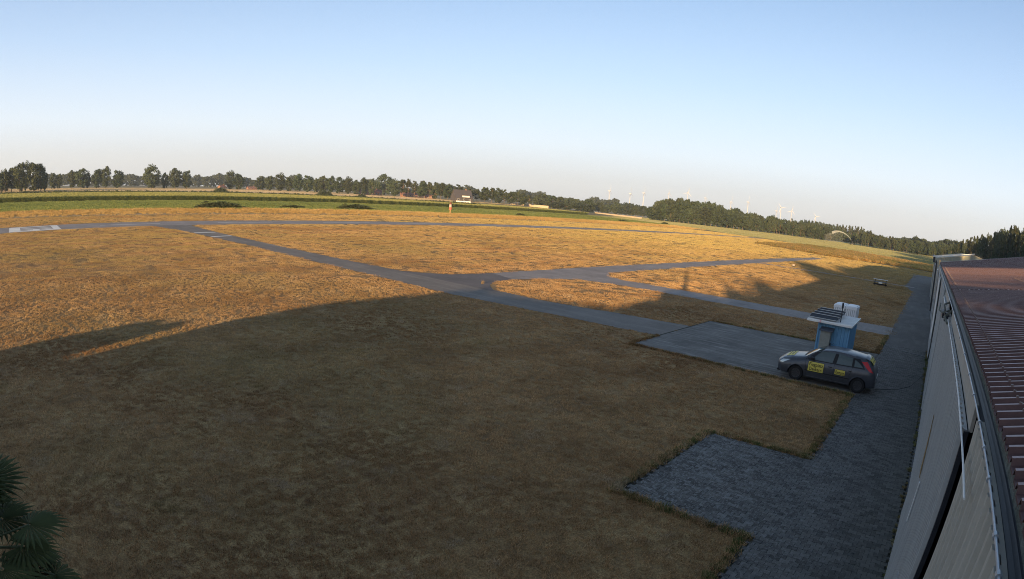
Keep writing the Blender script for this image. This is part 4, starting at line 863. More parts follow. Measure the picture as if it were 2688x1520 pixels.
for x, y in vis:
    o = link('paving_stone', sme, pv, (x, y, .036 + random.uniform(-.003, .003))); o.rotation_euler = (random.gauss(0, .012), random.gauss(0, .012), random.gauss(0, .012) + (PI if random.random() < .5 else 0))
rest = [s for s in spots if s not in vset]
A = np.array(SV, np.float32); nv = len(A); VV = []; top = []; side = []
me = bpy.data.meshes.new('paving_stones'); vv = []; ff = []
for i, (x, y) in enumerate(rest):
    dz = .036 + random.uniform(-.004, .004); tx, ty = random.gauss(0, .013), random.gauss(0, .013)
    vv += [(x + a, y + b, c + dz + a * tx + b * ty) for a, b, c in SV]; ff += [tuple(j + i * nv for j in f) for f in SF]
me.from_pydata(vv, [], ff); me.materials.append(M_stone); me.update()
o = link('paving_stones', me, pv); o['kind'] = 'stuff'
# a steel drain grating and weeds at the foot of the wall
tag(MB().bar((-1.05, 34.6, .045), (.45, 34.2, .045), .11, .02).build('drain_grating', M_darkmetal), 'narrow dark drain grating across the paving near the hangar wall', 'grating')
wl = leafy(60, .16, .18, .16, .02, M_blade2, 71, .4, 'weed')
n_ = 150; wy = rng.uniform(9, 36, n_); o = scatter('wall_weeds', np.stack([rng.normal(.56, .04, n_), wy, np.full(n_, .03)], 1), [wl], scl=rng.uniform(.1, .5, n_) * np.where((wy > 27), 1.5, .8)); tag(o, 'weeds at the foot of the hangar wall', 'weeds')

# ------------------------------------------------------------------ parked car
ST = [  # x, zbottom, ymax, zbelt, ybelt, zrail, yrail, zcentre
    (0.00, .30, .50, .60, .46, .64, .30, .655), (.06, .24, .66, .65, .60, .69, .44, .71), (.22, .21, .79, .71, .72, .775, .58, .81), (.55, .20, .845, .80, .77, .875, .62, .905), (.95, .19, .855, .86, .79, .94, .63, .965),
    (1.15, .19, .855, .89, .795, .975, .64, 1.005), (1.35, .19, .855, .90, .795, 1.10, .665, 1.145), (1.6, .19, .855, .905, .795, 1.245, .63, 1.285), (1.9, .19, .855, .915, .795, 1.355, .59, 1.395), (2.3, .19, .855, .925, .795, 1.40, .57, 1.435),
    (2.8, .19, .855, .94, .795, 1.385, .565, 1.43), (3.3, .20, .855, .955, .785, 1.325, .56, 1.39), (3.65, .21, .845, .965, .775, 1.275, .56, 1.355), (3.82, .22, .835, .965, .765, 1.20, .565, 1.28), (3.95, .24, .82, .945, .75, 1.08, .58, 1.13),
    (4.05, .26, .80, .89, .73, .97, .60, 1.0), (4.12, .28, .77, .78, .70, .82, .58, .84), (4.15, .32, .70, .66, .62, .69, .46, .70)]
SA = np.array(ST)
def sect(x):
    return [float(np.interp(x, SA[:, 0], SA[:, k])) for k in range(1, 8)]
def pts(x):
    zb, ym, zl, yl, zr, yr, zc = sect(x)
    return [(0, zb), (ym * .8, zb), (ym * .95, zb + .05), (ym, zb + (zl - zb) * .38), (ym, zb + (zl - zb) * .62), ((ym + yl) / 2 + .012, zl - (zl - zb) * .12), (yl, zl), (yl + (yr - yl) * .5 + .012, zl + (zr - zl) * .5), (yr, zr), (yr * .82, zr + (zc - zr) * .55), (yr * .45, zr + (zc - zr) * .92), (0, zc)]
CX, CY, CR = -4.83 - .86, 23.86, .03
car = empty('parked_car', (-3.5, CY, .025), 0, 'dark grey hatchback with yellow signs parked on the concrete pad before the blue shed', 'car')
car.rotation_euler.z = CR
def lc(x, y, z): return (x + CX + 3.5, y, z)   # near side is -y
def car_paint():
    m = Mat('car_paint', (.022, .026, .036), .36, .2, .35); m.b.inputs['Coat Weight'].default_value = .4; m.b.inputs['Coat Roughness'].default_value = .12
    n = m.noise(6, 3, .6); m.color(m.ramp(n, [(.3, (.042, .046, .056)), (.7, (.062, .066, .078))])); return m.m
M_car = car_paint(); M_tyre = Mat('tyre', (.016, .016, .017), .85).m; M_rim = Mat('steel_rim', (.07, .072, .078), .4, .5).m
M_glass = Mat('car_glass', (.05, .068, .065), .06, 0, .7); M_glass = M_glass.m
M_black = Mat('black_plastic', (.014, .014, .016), .6).m; M_lamp = Mat('lamp_glass', (.55, .6, .6), .12, .3, .8).m; M_tail = Mat('tail_lamp_red', (.5, .012, .015), .15, 0, .6).m
M_yel = Mat('yellow_sign', (.62, .52, .10), .5).m; M_ink = Mat('black_lettering', (.012, .012, .012), .6).m
def car_body():
    xs = sorted(set(np.round(np.concatenate([np.linspace(0, .3, 9), np.linspace(.3, 3.6, 45), np.linspace(3.6, 4.15, 14)]), 4)))
    V = []; F = []; m = 12
    for x in xs:
        P = pts(x); ring = [(-y, z) for y, z in P] + [(y, z) for y, z in P[-2:0:-1]]
        V += [lc(x, y, z) for y, z in ring]
    k = 2 * m - 2
    for i in range(len(xs) - 1):
        for j in range(k): F.append((i * k + j, i * k + (j + 1) % k, (i + 1) * k + (j + 1) % k, (i + 1) * k + j))
    F.append(tuple(range(k))); F.append(tuple((len(xs) - 1) * k + j for j in range(k))[::-1])
    o = mesh_obj('body', V, F, M_car, None, True)
    bm = bmesh.new(); bm.from_mesh(o.data); bmesh.ops.recalc_face_normals(bm, faces=bm.faces); bm.to_mesh(o.data); bm.free()
    cut = MB()
    for xw in (.86, 3.475):
        for s in (-1, 1):
            cut.tube([lc(xw, s * .60, .295), lc(xw, s * 1.0, .295)], .345, 36)
    c = cut.build('cut', M_black)
    md = o.modifiers.new('b', 'BOOLEAN'); md.operation = 'DIFFERENCE'; md.object = c; md.solver = 'EXACT'
    try: md.material_mode = 'TRANSFER'
    except Exception: pass
    dg = bpy.context.evaluated_depsgraph_get(); dg.update(); me = bpy.data.meshes.new_from_object(o.evaluated_get(dg))
    o.modifiers.clear(); o.data = me; cm = c.data; bpy.data.objects.remove(c)
    o.parent = car; me.name = 'body'
    e = o.modifiers.new('edge', 'EDGE_SPLIT'); e.split_angle = rad(38)
    return o
car_body()
def ysurf(x, z):
    P = pts(x)[1:]; return float(np.interp(z, [p[1] for p in P], [p[0] for p in P]))
def zsurf(x, y):
    P = pts(x)[6:][::-1]; return float(np.interp(y, [p[0] for p in P], [p[1] for p in P]))
def side_patch(name, q, mat, off=.006, s=-1, n=8, parent=None):
    """q four (x, z) corners"""
    V = []; F = []
    for i in range(n + 1):
        for j in range(n + 1):
            u, v = i / n, j / n; x = (q[0][0] * (1 - u) + q[1][0] * u) * (1 - v) + (q[3][0] * (1 - u) + q[2][0] * u) * v; z = (q[0][1] * (1 - u) + q[1][1] * u) * (1 - v) + (q[3][1] * (1 - u) + q[2][1] * u) * v
            V.append(lc(x, s * (ysurf(x, z) + off), z + off * .3))
    for i in range(n):
        for j in range(n): a = i * (n + 1) + j; F.append((a, a + n + 1, a + n + 2, a + 1))
    return mesh_obj(name, V, F, mat, parent or car, True)
def top_patch(name, x0, x1, y00, y01, y10, y11, mat, off=.008, n=8, dx=0):
    V = []; F = []
    for i in range(n + 1):
        for j in range(n + 1):
            u, v = i / n, j / n; x = x0 + (x1 - x0) * u; y = (y00 * (1 - v) + y01 * v) * (1 - u) + (y10 * (1 - v) + y11 * v) * u
            xx = x; z = zsurf(xx, abs(y)); V.append(lc(x + dx * off, y, z + off))
    for i in range(n):
        for j in range(n): a = i * (n + 1) + j; F.append((a, a + n + 1, a + n + 2, a + 1))
    return mesh_obj(name, V, F, mat, car, True)
for s in (-1, 1):
    side_patch('window_trim', [(1.16, .905), (3.66, .955), (3.40, 1.275), (1.72, 1.335)], M_black, .004, s, 24)
    side_patch('window', [(1.42, .945), (2.30, .955), (2.36, 1.335), (1.80, 1.31)], M_glass, .009, s, 12)
    side_patch('window', [(2.46, .965), (3.10, .975), (3.10, 1.27), (2.50, 1.335)], M_glass, .009, s, 12)
    side_patch('window', [(3.20, .985), (3.60, .99), (3.38, 1.14), (3.19, 1.235)], M_glass, .009, s)
    side_patch('tail_lamp', [(3.86, .90), (4.02, .87), (3.70, 1.225), (3.46, 1.20)], M_tail, .012, s)
    side_patch('headlamp', [(.09, .585), (.22, .585), (.56, .785), (.24, .725)], M_lamp, .01, s)
    side_patch('door_gap', [(1.28, .26), (1.292, .26), (1.202, .90), (1.19, .90)], M_black, .003, s)
    side_patch('door_gap', [(2.39, .24), (2.402, .24), (2.402, .94), (2.39, .94)], M_black, .003, s)
    side_patch('door_gap', [(3.05, .60), (3.062, .60), (3.16, .95), (3.148, .95)], M_black, .003, s)
    side_patch('rub_strip', [(1.22, .475), (3.08, .475), (3.08, .51), (1.22, .51)], M_black, .01, s, 14)
    side_patch('sill_edge', [(1.26, .27), (3.08, .27), (3.08, .288), (1.26, .288)], Mat('sill_light', (.12, .125, .13), .4).m, .012, s, 14)
    for xh in (2.16, 2.98):
        h = MB(); y = s * (ysurf(xh, .80) + .018); h.box(*[min(a, b) for a, b in zip(lc(xh, y - .012, .785), lc(xh + .16, y + .012, .815))], *[max(a, b) for a, b in zip(lc(xh, y - .012, .785), lc(xh + .16, y + .012, .815))]); h.build('door_handle', M_black, car, bevel=.006)
    mi = MB(); mi.prism([(0, 0), (.14, .0), (.16, .1), (.03, .12)], 1, -.09, .09); o = mi.build('wing_mirror', M_black, car, bevel=.02); o.location = lc(1.40, s * .90, .95)
    for xw in (.86, 3.475):
        # flared arch lip
        L = [];
        for k in range(19):
            a = PI * (k / 18) * 1.08 - .04 * PI; x, z = xw + .352 * math.cos(a), .295 + .352 * math.sin(a); L.append(lc(x, s * (ysurf(x, z) + .004), z))
        MB().tube(L, .016, 6).build('wheel_arch', M_car, car, True)
        y0 = s * .80
        w = empty('wheel', lc(xw, s * .72, .298)); w.parent = car
        R_ = .306
        pr_ = [(.19, -.095), (.27, -.1), (.298, -.085), (R_, -.05), (R_, .05), (.298, .085), (.27, .1), (.19, .095)]
        V = []; F = []; n = 40
        for k in range(n):
            t = 2 * PI * k / n
            for r, yy in pr_: V.append((r * math.cos(t), yy, r * math.sin(t)))
        m_ = len(pr_)
        for k in range(n):
            for j in range(m_ - 1): F.append((k * m_ + j, k * m_ + j + 1, ((k + 1) % n) * m_ + j + 1, ((k + 1) % n) * m_ + j))
        mesh_obj('tyre', V, F, M_tyre, w, True)
        rim = MB(); rim.tube([(0, s * -.05, 0), (0, s * .055, 0)], [.192, .192], 30)
        rim.tube([(0, s * .05, 0), (0, s * .085, 0)], .05, 14)
        for k in range(10):
            t = 2 * PI * k / 10; rim.bar((.04 * math.cos(t), s * .07, .04 * math.sin(t)), (.185 * math.cos(t), s * .078, .185 * math.sin(t)), .026, .022, (0, 1, 0))
        ring_ = [(.188 * math.cos(2 * PI * k / 30), s * .08, .188 * math.sin(2 * PI * k / 30)) for k in range(31)]; rim.tube(ring_, .013, 5, False)
        rim.build('rim', M_rim, w)
top_patch('windscreen', 1.17, 1.84, -.66, .66, -.52, .52, M_glass, .012, 10, -1)
top_patch('windscreen_trim', 1.06, 1.19, -.70, .70, -.70, .70, M_black, .006, 6, 0)
top_patch('rear_window', 3.68, 3.98, -.50, .50, -.56, .56, M_glass, .012, 8, 1)
top_patch('spoiler', 3.58, 3.74, -.55, .55, -.54, .54, M_car, .035, 6, 1)
MB().prism([(0, .62), (.02, .56), (.05, .5), (.09, .5), (.09, .62)], 1, -.42, .42)  # grille profile
MB().box(*lc(-.012, -.45, .40), *lc(.04, .45, .52)).build('grille', M_black, car, bevel=.02)
MB().box(*lc(.02, -.66, .22), *lc(.5, .66, .30)).build('front_spoiler', M_black, car, bevel=.03)
MB().box(*lc(3.9, -.74, .30), *lc(4.17, .74, .56)).build('rear_bumper', M_car, car, bevel=.05)
MB().box(*lc(4.165, -.26, .60), *lc(4.18, .26, .71)).build('number_plate', Mat('plate', (.7, .7, .68), .5).m, car)
MB().tube([lc(1.95, 0, 1.40), lc(2.12, 0, 1.60)], .005, 5).build('aerial', M_black, car)
for s in (-1, 1): MB().bar(lc(1.16, s * .3, 1.02), lc(1.32, s * -.12, 1.085), .02, .012).build('wiper', M_black, car)
# yellow magnetic signs with their lettering
def sign_side(x0, x1, z0, z1, lines, label):
    o = side_patch('sign', [(x0, z0), (x1, z0), (x1, z1), (x0, z1)], M_yel, .014, -1, 6); o['label'] = label
    edge = side_patch('sign_border', [(x0 - .012, z0 - .012), (x1 + .012, z0 - .012), (x1 + .012, z1 + .012), (x0 - .012, z1 + .012)], M_ink, .010, -1, 6)
    nL = len(lines); H = (z1 - z0) / nL; yy = -(ysurf((x0 + x1) / 2, (z0 + z1) / 2) + .024)
    for i, (txt, fill) in enumerate(lines):
        c = bpy.data.curves.new('lettering', 'FONT'); c.body = txt; c.size = H * 1.02; c.align_x = 'CENTER'; c.align_y = 'CENTER'; c.extrude = .001; c.offset = H * .012; c.space_character = 1.06
        t = bpy.data.objects.new('lettering', c); COL.objects.link(t); dg = bpy.context.evaluated_depsgraph_get(); dg.update()
        me = bpy.data.meshes.new_from_object(t.evaluated_get(dg)); bpy.data.objects.remove(t); me.materials.clear(); me.materials.append(M_ink)
        w = max(v.co.x for v in me.vertices) - min(v.co.x for v in me.vertices); k = (x1 - x0) * fill / w
        for v in me.vertices:
            lx, lz = v.co.x * k, v.co.y; x = (x0 + x1) / 2 + lx; z = z1 - H * (i + .5) * .96 - .01 + lz; v.co = Vector(lc(x, -(ysurf(x, z) + .018) - v.co.z, z))
        link('lettering', me, car)
sign_side(1.34, 1.98, .50, .86, [('Flugplatz', .9), ('Dankern', .8)], 'yellow door sign reading Flugplatz Dankern')
sign_side(2.46, 2.88, .57, .76, [('Rettung', .86)], 'yellow door sign reading Rettung')
o = top_patch('sign', .30, .62, -.46, .46, -.50, .50, M_yel, .012, 6); o['label'] = 'yellow sign across the bonnet'
mk = MB()
for r0 in (.40, .52):
    for k in range(8):
        y = -.34 + k * .095; z = zsurf(r0, abs(y)) + .016; mk.box(*lc(r0 - .03, y - .025, z), *lc(r0 + .03, y + .02, z + .002))
o = mk.build('lettering', M_ink, car); o['kind'] = 'stuff'
o = top_patch('sign', 3.76, 3.96, -.46, .46, -.48, .48, M_yel, .02, 6, 1); o['label'] = 'yellow sign on the rear window'
mk = MB()
for x_ in (3.81, 3.90):
    for k in range(8):
        y = -.34 + k * .095; z = zsurf(x_, abs(y)) + .024; mk.box(*lc(x_ - .018 + .02, y - .025, z - .002), *lc(x_ + .018 + .02, y + .02, z + .006))
o = mk.build('lettering', M_ink, car); o['kind'] = 'stuff'

# ------------------------------------------------------------------ blue fuel shed
M_blue = sheet_mat('blue_sheet', (.11, .27, .45), (.15, .34, .54), .45); M_blue2 = sheet_mat('blue_seam', (.03, .11, .27), (.05, .16, .36), .5)
M_rooff = sheet_mat('grey_felt_roof', (.42, .43, .42), (.6, .61, .6), .6, (1, 1, 1)); M_cab = sheet_mat('zinc_cabinet', (.20, .21, .19), (.30, .31, .28), .6, (2, 2, 2)); M_lid = sheet_mat('lid', (.05, .06, .08), (.09, .1, .12), .5)
M_pv = Mat('solar_glass', (.008, .009, .015), .5, 0, .1).m; M_alu = Mat('aluminium', (.45, .46, .46), .4, .6).m
SX0, SX1, SY0, SY1 = -4.72, -3.29, 26.05, 28.5; ZF, ZB = 2.03, 2.07
shed = empty('fuel_shed', ((SX0 + SX1) / 2, 27.2, 0), .0, 'small blue corrugated shed with white-edged flat roof behind the parked car', 'shed')
def sp(mb, name, mat, **k):
    o = mb.build(name, mat, None, **k); o.parent = shed; off = shed.location
    for v in o.data.vertices: v.co -= off
    return o
sp(MB().box(SX0 + .02, SY0 + .02, .01, SX1 - .02, SY1 - .02, ZF), 'core', M_blue2)
def ribs(axis, c, a0, a1, z1, sgn, pitch=.20):
    m = MB(); P = []; a = a0
    while a < a1 - .01:
        for f, d in ((0, 0), (.62, 0), (.70, 1), (.92, 1)):
            if a + f * pitch < a1: P.append((a + f * pitch, d * .028 * sgn))
        a += pitch
    P.append((a1, 0)); n = len(P)
    V = [((p, c + d, z) if axis == 0 else (c + d, p, z)) for z in (.03, z1) for p, d in P]
    return m.add(V, [(i, i + 1, n + i + 1, n + i) for i in range(n - 1)])
sp(ribs(0, SY0, SX0, SX1, ZF, -1, .155), 'front_wall', M_blue); sp(ribs(1, SX1, SY0, SY1, ZF, 1, .25), 'side_wall', M_blue); sp(ribs(1, SX0, SY0, SY1, ZF, -1, .25), 'side_wall', M_blue)
for x in (SX0, SX1): sp(MB().box(x - .035, SY0 - .04, .02, x + .035, SY0 + .03, ZF), 'corner_post', M_blue)
rx0, rx1, ry0, ry1 = -5.22, -3.17, 25.75, 28.7
def slab(x0, x1, y0, y1, t0, t1, m):
    return m.add([(x0, y0, ZF + t0), (x1, y0, ZF + t0), (x1, y1, ZB + t0), (x0, y1, ZB + t0), (x0, y0, ZF + t1), (x1, y0, ZF + t1), (x1, y1, ZB + t1), (x0, y1, ZB + t1)], [(0, 3, 2, 1), (4, 5, 6, 7), (0, 1, 5, 4), (1, 2, 6, 5), (2, 3, 7, 6), (3, 0, 4, 7)])
sp(slab(rx0, rx1, ry0, ry1, .03, .085, MB()), 'roof', M_rooff)
sp(slab(rx0 - .01, rx1 + .01, ry0 - .03, ry0, .02, .095, MB()), 'roof_edge', M_lwhite); sp(slab(rx1, rx1 + .03, ry0, ry1, .02, .095, MB()), 'roof_edge', M_lwhite); sp(slab(rx0 - .03, rx0, ry0, ry1, .02, .095, MB()), 'roof_edge', M_lwhite)
for k in range(4):
    y0 = 25.9 + k * .68
    pn = MB(); zt = ZF + .15 + k * .02; pn.add([(-5.2, y0, zt), (-3.92, y0, zt), (-3.92, y0 + .55, zt + .10), (-5.2, y0 + .55, zt + .10), (-5.2, y0, zt + .03), (-3.92, y0, zt + .03), (-3.92, y0 + .55, zt + .13), (-5.2, y0 + .55, zt + .13)], [(0, 3, 2, 1), (4, 5, 6, 7), (0, 1, 5, 4), (1, 2, 6, 5), (2, 3, 7, 6), (3, 0, 4, 7)])
    p_ = sp(pn, 'solar_panel', M_pv)
    r = MB().bar((-5.22, y0 + .56, zt + .13), (-3.9, y0 + .56, zt + .13), .045, .03).bar((-5.22, y0 - .01, zt + .03), (-3.9, y0 - .01, zt + .03), .04, .03)
    sp(r, 'panel_rail', M_alu)
sp(MB().tube([(-3.80, 26.35, ZF + .1), (-3.80, 26.35, 2.95)], .022, 8).tube([(-3.80, 26.35, 2.75), (-3.80, 26.35, 2.98)], .045, 8), 'mast', M_darkmetal)
sp(MB().box(-4.62, 25.5, ZF + .05, -4.55, 25.54, ZF + .17), 'tag', Mat('pink_tag', (.7, .4, .42), .6).m)
cb = empty('pump_cabinet', (-4.28, 25.7, 0), 0, 'grey metal cabinet with dark sloping lid standing against the blue shed', 'cabinet')
def cp(mb, name, mat, **k):
    o = mb.build(name, mat, None, **k); o.parent = cb
    for v in o.data.vertices: v.co -= cb.location
    return o
cp(MB().box(-4.52, 25.6, .01, -4.06, 26.0, 1.74), 'case', M_cab, bevel=.012); cp(MB().box(-4.46, 25.592, .2, -4.12, 25.6, 1.62), 'door', M_cab)
cp(MB().add([(-4.58, 25.52, 1.745), (-3.96, 25.52, 1.745), (-3.96, 26.02, 1.80), (-4.58, 26.02, 1.80), (-4.58, 25.52, 1.79), (-3.96, 25.52, 1.79), (-3.96, 26.02, 1.87), (-4.58, 26.02, 1.87)], [(0, 3, 2, 1), (4, 5, 6, 7), (0, 1, 5, 4), (1, 2, 6, 5), (2, 3, 7, 6), (3, 0, 4, 7)]), 'lid', M_lid)
cp(MB().box(-4.045, 25.7, .9, -4.0, 25.84, 1.25), 'handle_box', M_darkmetal)
# two white ribbed boxes behind the shed
M_box = sheet_mat('white_plastic', (.66, .67, .68), (.78, .79, .8), .5); M_boxg = sheet_mat('box_groove', (.24, .25, .27), (.3, .31, .33), .6)
def white_box(x0, x1, label):
    y0, y1, z = 31.0, 32.3, 2.34
    b = empty('storage_box', ((x0 + x1) / 2, 31.75, 0), 0, label, 'storage box', 'white ribbed boxes behind the blue shed')
    def bp(mb, name, mat, **k):
        o = mb.build(name, mat, None, **k); o.parent = b
        for v in o.data.vertices: v.co -= b.location
        return o
    bp(MB().box(x0 + .03, y0 + .03, .02, x1 - .03, y1 - .03, z - .1), 'body', M_boxg)
    for i in range(6):
        w = (x1 - x0) / 6; bp(MB().box(x0 + i * w + .012, y0, .03, x0 + (i + 1) * w - .012, y0 + .03, z - .14), 'slat', M_box)
    for i in range(6):
        w = (y1 - y0) / 6
        for xx in (x1 - .03, x0): bp(MB().box(xx, y0 + i * w + .012, .03, xx + .03, y0 + (i + 1) * w - .012, z - .14), 'slat', M_box)
    bp(MB().box(x0 - .02, y0 - .02, z - .14, x1 + .02, y1 + .02, z).box(x0 + .06, y0 + .08, z, x1 - .06, y1 - .08, z + .03), 'lid', M_box, bevel=.01)
white_box(-4.95, -4.36, 'left one of the two white ribbed boxes behind the blue shed'); white_box(-4.30, -3.71, 'right one of the two white ribbed boxes behind the blue shed')

# ------------------------------------------------------------------ picnic table on the far lawn
M_plank = sheet_mat('grey_plank', (.5, .5, .48), (.68, .68, .66), .7, (4, 1, 1)); M_frame = Mat('dark_frame', (.01, .009, .012), .7).m
pt = empty('picnic_table', (-7.1, 83.5, 0), rad(4), 'dark picnic table with pale top planks standing on the shaded lawn near the far paving', 'picnic table')
for k in range(4): MB().box(-1.05, -.36 + k * .185, .76, 1.05, -.36 + k * .185 + .165, .80).build('plank', M_plank, pt)
for s in (-1, 1):
    for j in (0, 1): MB().box(-1.0, s * .72 - .15 + j * .15, .43, 1.0, s * .72 - .01 + j * .15, .47).build('seat_plank', M_plank if j else M_frame, pt)
    MB().bar((s * .8, -.75, .02), (s * .8, -.15, .76), .09, .06).bar((s * .8, .75, .02), (s * .8, .15, .76), .09, .06).bar((s * .8, -.82, .40), (s * .8, .82, .40), .09, .05).bar((s * .8, -.38, .73), (s * .8, .38, .73), .09, .05).build('trestle', M_frame, pt)
MB().box(-.25, -.90, .30, .28, -.875, .46).build('sign_plate', M_lwhite, pt); MB().box(-.98, -.87, .12, .98, -.85, .28).build('crossbeam', M_frame, pt)

# ------------------------------------------------------------------ red and white post, junction tuft, small stone
ps = empty('marker_post', (-137.2, 127.5, 0), 0, 'red and white marker post standing at the edge of the green crop', 'post')
M_mr = Mat('marker_red', (.6, .12, .08), .6).m; M_mw = Mat('marker_white', (.4, .34, .29), .6).m
MB().tube([(0, 0, 0), (0, 0, 1.6)], .16, 8).build('pole', Mat('post_wood', (.5, .3, .15), .7).m, ps)
MB().tube([(0, 0, 1.5), (0, 0, 2.35)], .42, 12).build('drum', M_mr, ps); MB().tube([(0, 0, 2.35), (0, 0, 3.2)], .42, 12).build('white_drum', M_mw, ps); MB().tube([(0, 0, 3.2), (0, 0, 3.9)], [.4, .15], 12).build('top_cone', Mat('marker_dark', (.15, .05, .04), .7).m, ps)
dk = link('dry_weed', blades(22, .10, .3, .008, .8, M_straw, 91), None, (-27.7, 29.2, .015)); tag(dk, 'single tuft of dry weed growing on the taxiway junction', 'weed')
tag(MB().box(-23.2, 95.4, .01, -22.8, 95.7, .28).build('marker_stone', M_mw, bevel=.05), 'small pale marker stone on the lawn beyond the footpath', 'stone')

# ------------------------------------------------------------------ farm buildings far away
M_brk = sheet_mat('red_brick', (.22, .11, .08), (.3, .16, .11), .85); M_tile = sheet_mat('roof_tile', (.13, .065, .05), (.2, .1, .08), .8); M_thatch = sheet_mat('dark_tile', (.05, .045, .05), (.09, .08, .085), .8)
def house(az, d, w, dep, eave, ridge, wall, roof, label, rz=0, wins=3, gable_lit=None):
    a = rad(az); x, y = d * math.sin(a), d * math.cos(a)
    h = empty('house', (x, y, terrain(x, y)), -a + rz, label, 'house')
    MB().prism([(-dep / 2, 0), (dep / 2, 0), (dep / 2, eave), (0, ridge - .3), (-dep / 2, eave)], 0, -w / 2, w / 2).build('wall', wall, h)
    for s in (-1, 1):
        MB().add([(-w / 2 - .4, s * (dep / 2 + .4), eave - .3), (w / 2 + .4, s * (dep / 2 + .4), eave - .3), (w / 2 + .4, 0, ridge), (-w / 2 - .4, 0, ridge), (-w / 2 - .4, s * (dep / 2 + .4), eave - .1), (w / 2 + .4, s * (dep / 2 + .4), eave - .1), (w / 2 + .4, 0, ridge + .2), (-w / 2 - .4, 0, ridge + .2)],
                 [(0, 3, 2, 1), (4, 5, 6, 7), (0, 1, 5, 4), (1, 2, 6, 5), (2, 3, 7, 6), (3, 0, 4, 7)]).build('roof', roof, h)
    for k in range(wins):
        xx = -w / 2 + (k + .5) * w / wins; f = MB().box(xx - .7, -dep / 2 - .06, 1.0, xx + .7, -dep / 2 - .01, 2.4).build('window', M_lwhite, h); MB().box(xx - .55, -dep / 2 - .09, 1.12, xx + .55, -dep / 2 - .065, 2.28).build('pane', M_pv, f)
    MB().box(w * .2, -.4, ridge - .5, w * .2 + .8, .4, ridge + 1.2).build('chimney', M_brk, h)
    return h
house(-91.4, 520, 16, 9, 3.2, 6, M_brk, M_tile, 'red brick house under the leftmost trees beyond the maize', .3)
house(-69.3, 700, 8, 8, 2.2, 4.6, M_brk, M_tile, 'small red house left of the lone pair of trees beyond the maize', .6)
house(-66.4, 720, 11, 8, 2.0, 3.8, M_brk, M_tile, 'red-roofed house right of the lone pair of trees', .3)
house(-56.1, 590, 4, 6, 4.5, 6.4, M_brk, M_tile, 'narrow brick outbuilding showing orange between avenue trees', .5, 1)
house(-54.7, 600, 18, 8, 3.2, 6, M_brk, M_tile, 'long brick house showing orange under the middle of the avenue', .2, 5)
house(-50.9, 585, 22, 8, 2.6, 5, M_brk, M_tile, 'low brick barn shining orange under the dense avenue trees', .2, 6)
house(-49.2, 570, 9, 7, 2.6, 4.6, M_brk, M_tile, 'small brick shed at the right end of the orange row', .2, 2)
fh = house(-46.1, 500, 15, 13, 3.0, 9.6, M_thatch, M_thatch, 'farmhouse with big dark roof and white dormer among the trees', .35, 3)
MB().box(-1.5, -6.9, 3.6, 4.6, -4.4, 5.0).build('dormer', M_lwhite, fh); MB().box(-1.8, -7.3, 5.0, 4.9, -3.6, 5.3).build('dormer_roof', M_thatch, fh)
def lowwall(az0, az1, d0, d1, hh, label, mat, name='wall', cat='wall'):
    p = [(d * math.sin(rad(a)), d * math.cos(rad(a))) for a, d in ((az0, d0), (az1, d1))]; z = max(terrain(*p[0]), terrain(*p[1]))
    tag(MB().bar((*p[0], z + hh / 2 - .5), (*p[1], z + hh / 2 - .5), .5, hh + 1).build(name, mat), label, cat)
M_bale = sheet_mat('pale_sand', (.42, .33, .23), (.55, .44, .32), .9)
lowwall(-41.5, -37.7, 545, 520, 1.6, 'long low sandy bank shining pale under the wood right of the farmhouse', M_bale, 'bank', 'bank')
lowwall(-33.2, -28.7, 560, 500, 1.0, 'thin pale sandy bank below the three left wind turbines', M_bale, 'bank', 'bank')
lowwall(-46.6, -45.2, 470, 470, .9, 'short white wall in front of the dark-roofed farmhouse', M_lwhite)
hd = dome(420, 2.2, 1.3, .4, .14, M_bramble, 44)
hp_ = []
for k in range(210):
    a = rad(-94 + k * .235); d = 343; hp_.append((d * math.sin(a), d * math.cos(a), terrain(d * math.sin(a), d * math.cos(a)) + .0))
o = scatter('hedge', np.array(hp_), [hd], scl=rng.uniform(1.9, 2.4, len(hp_))); tag(o, 'low dark hedge running along behind the maize', 'hedge')
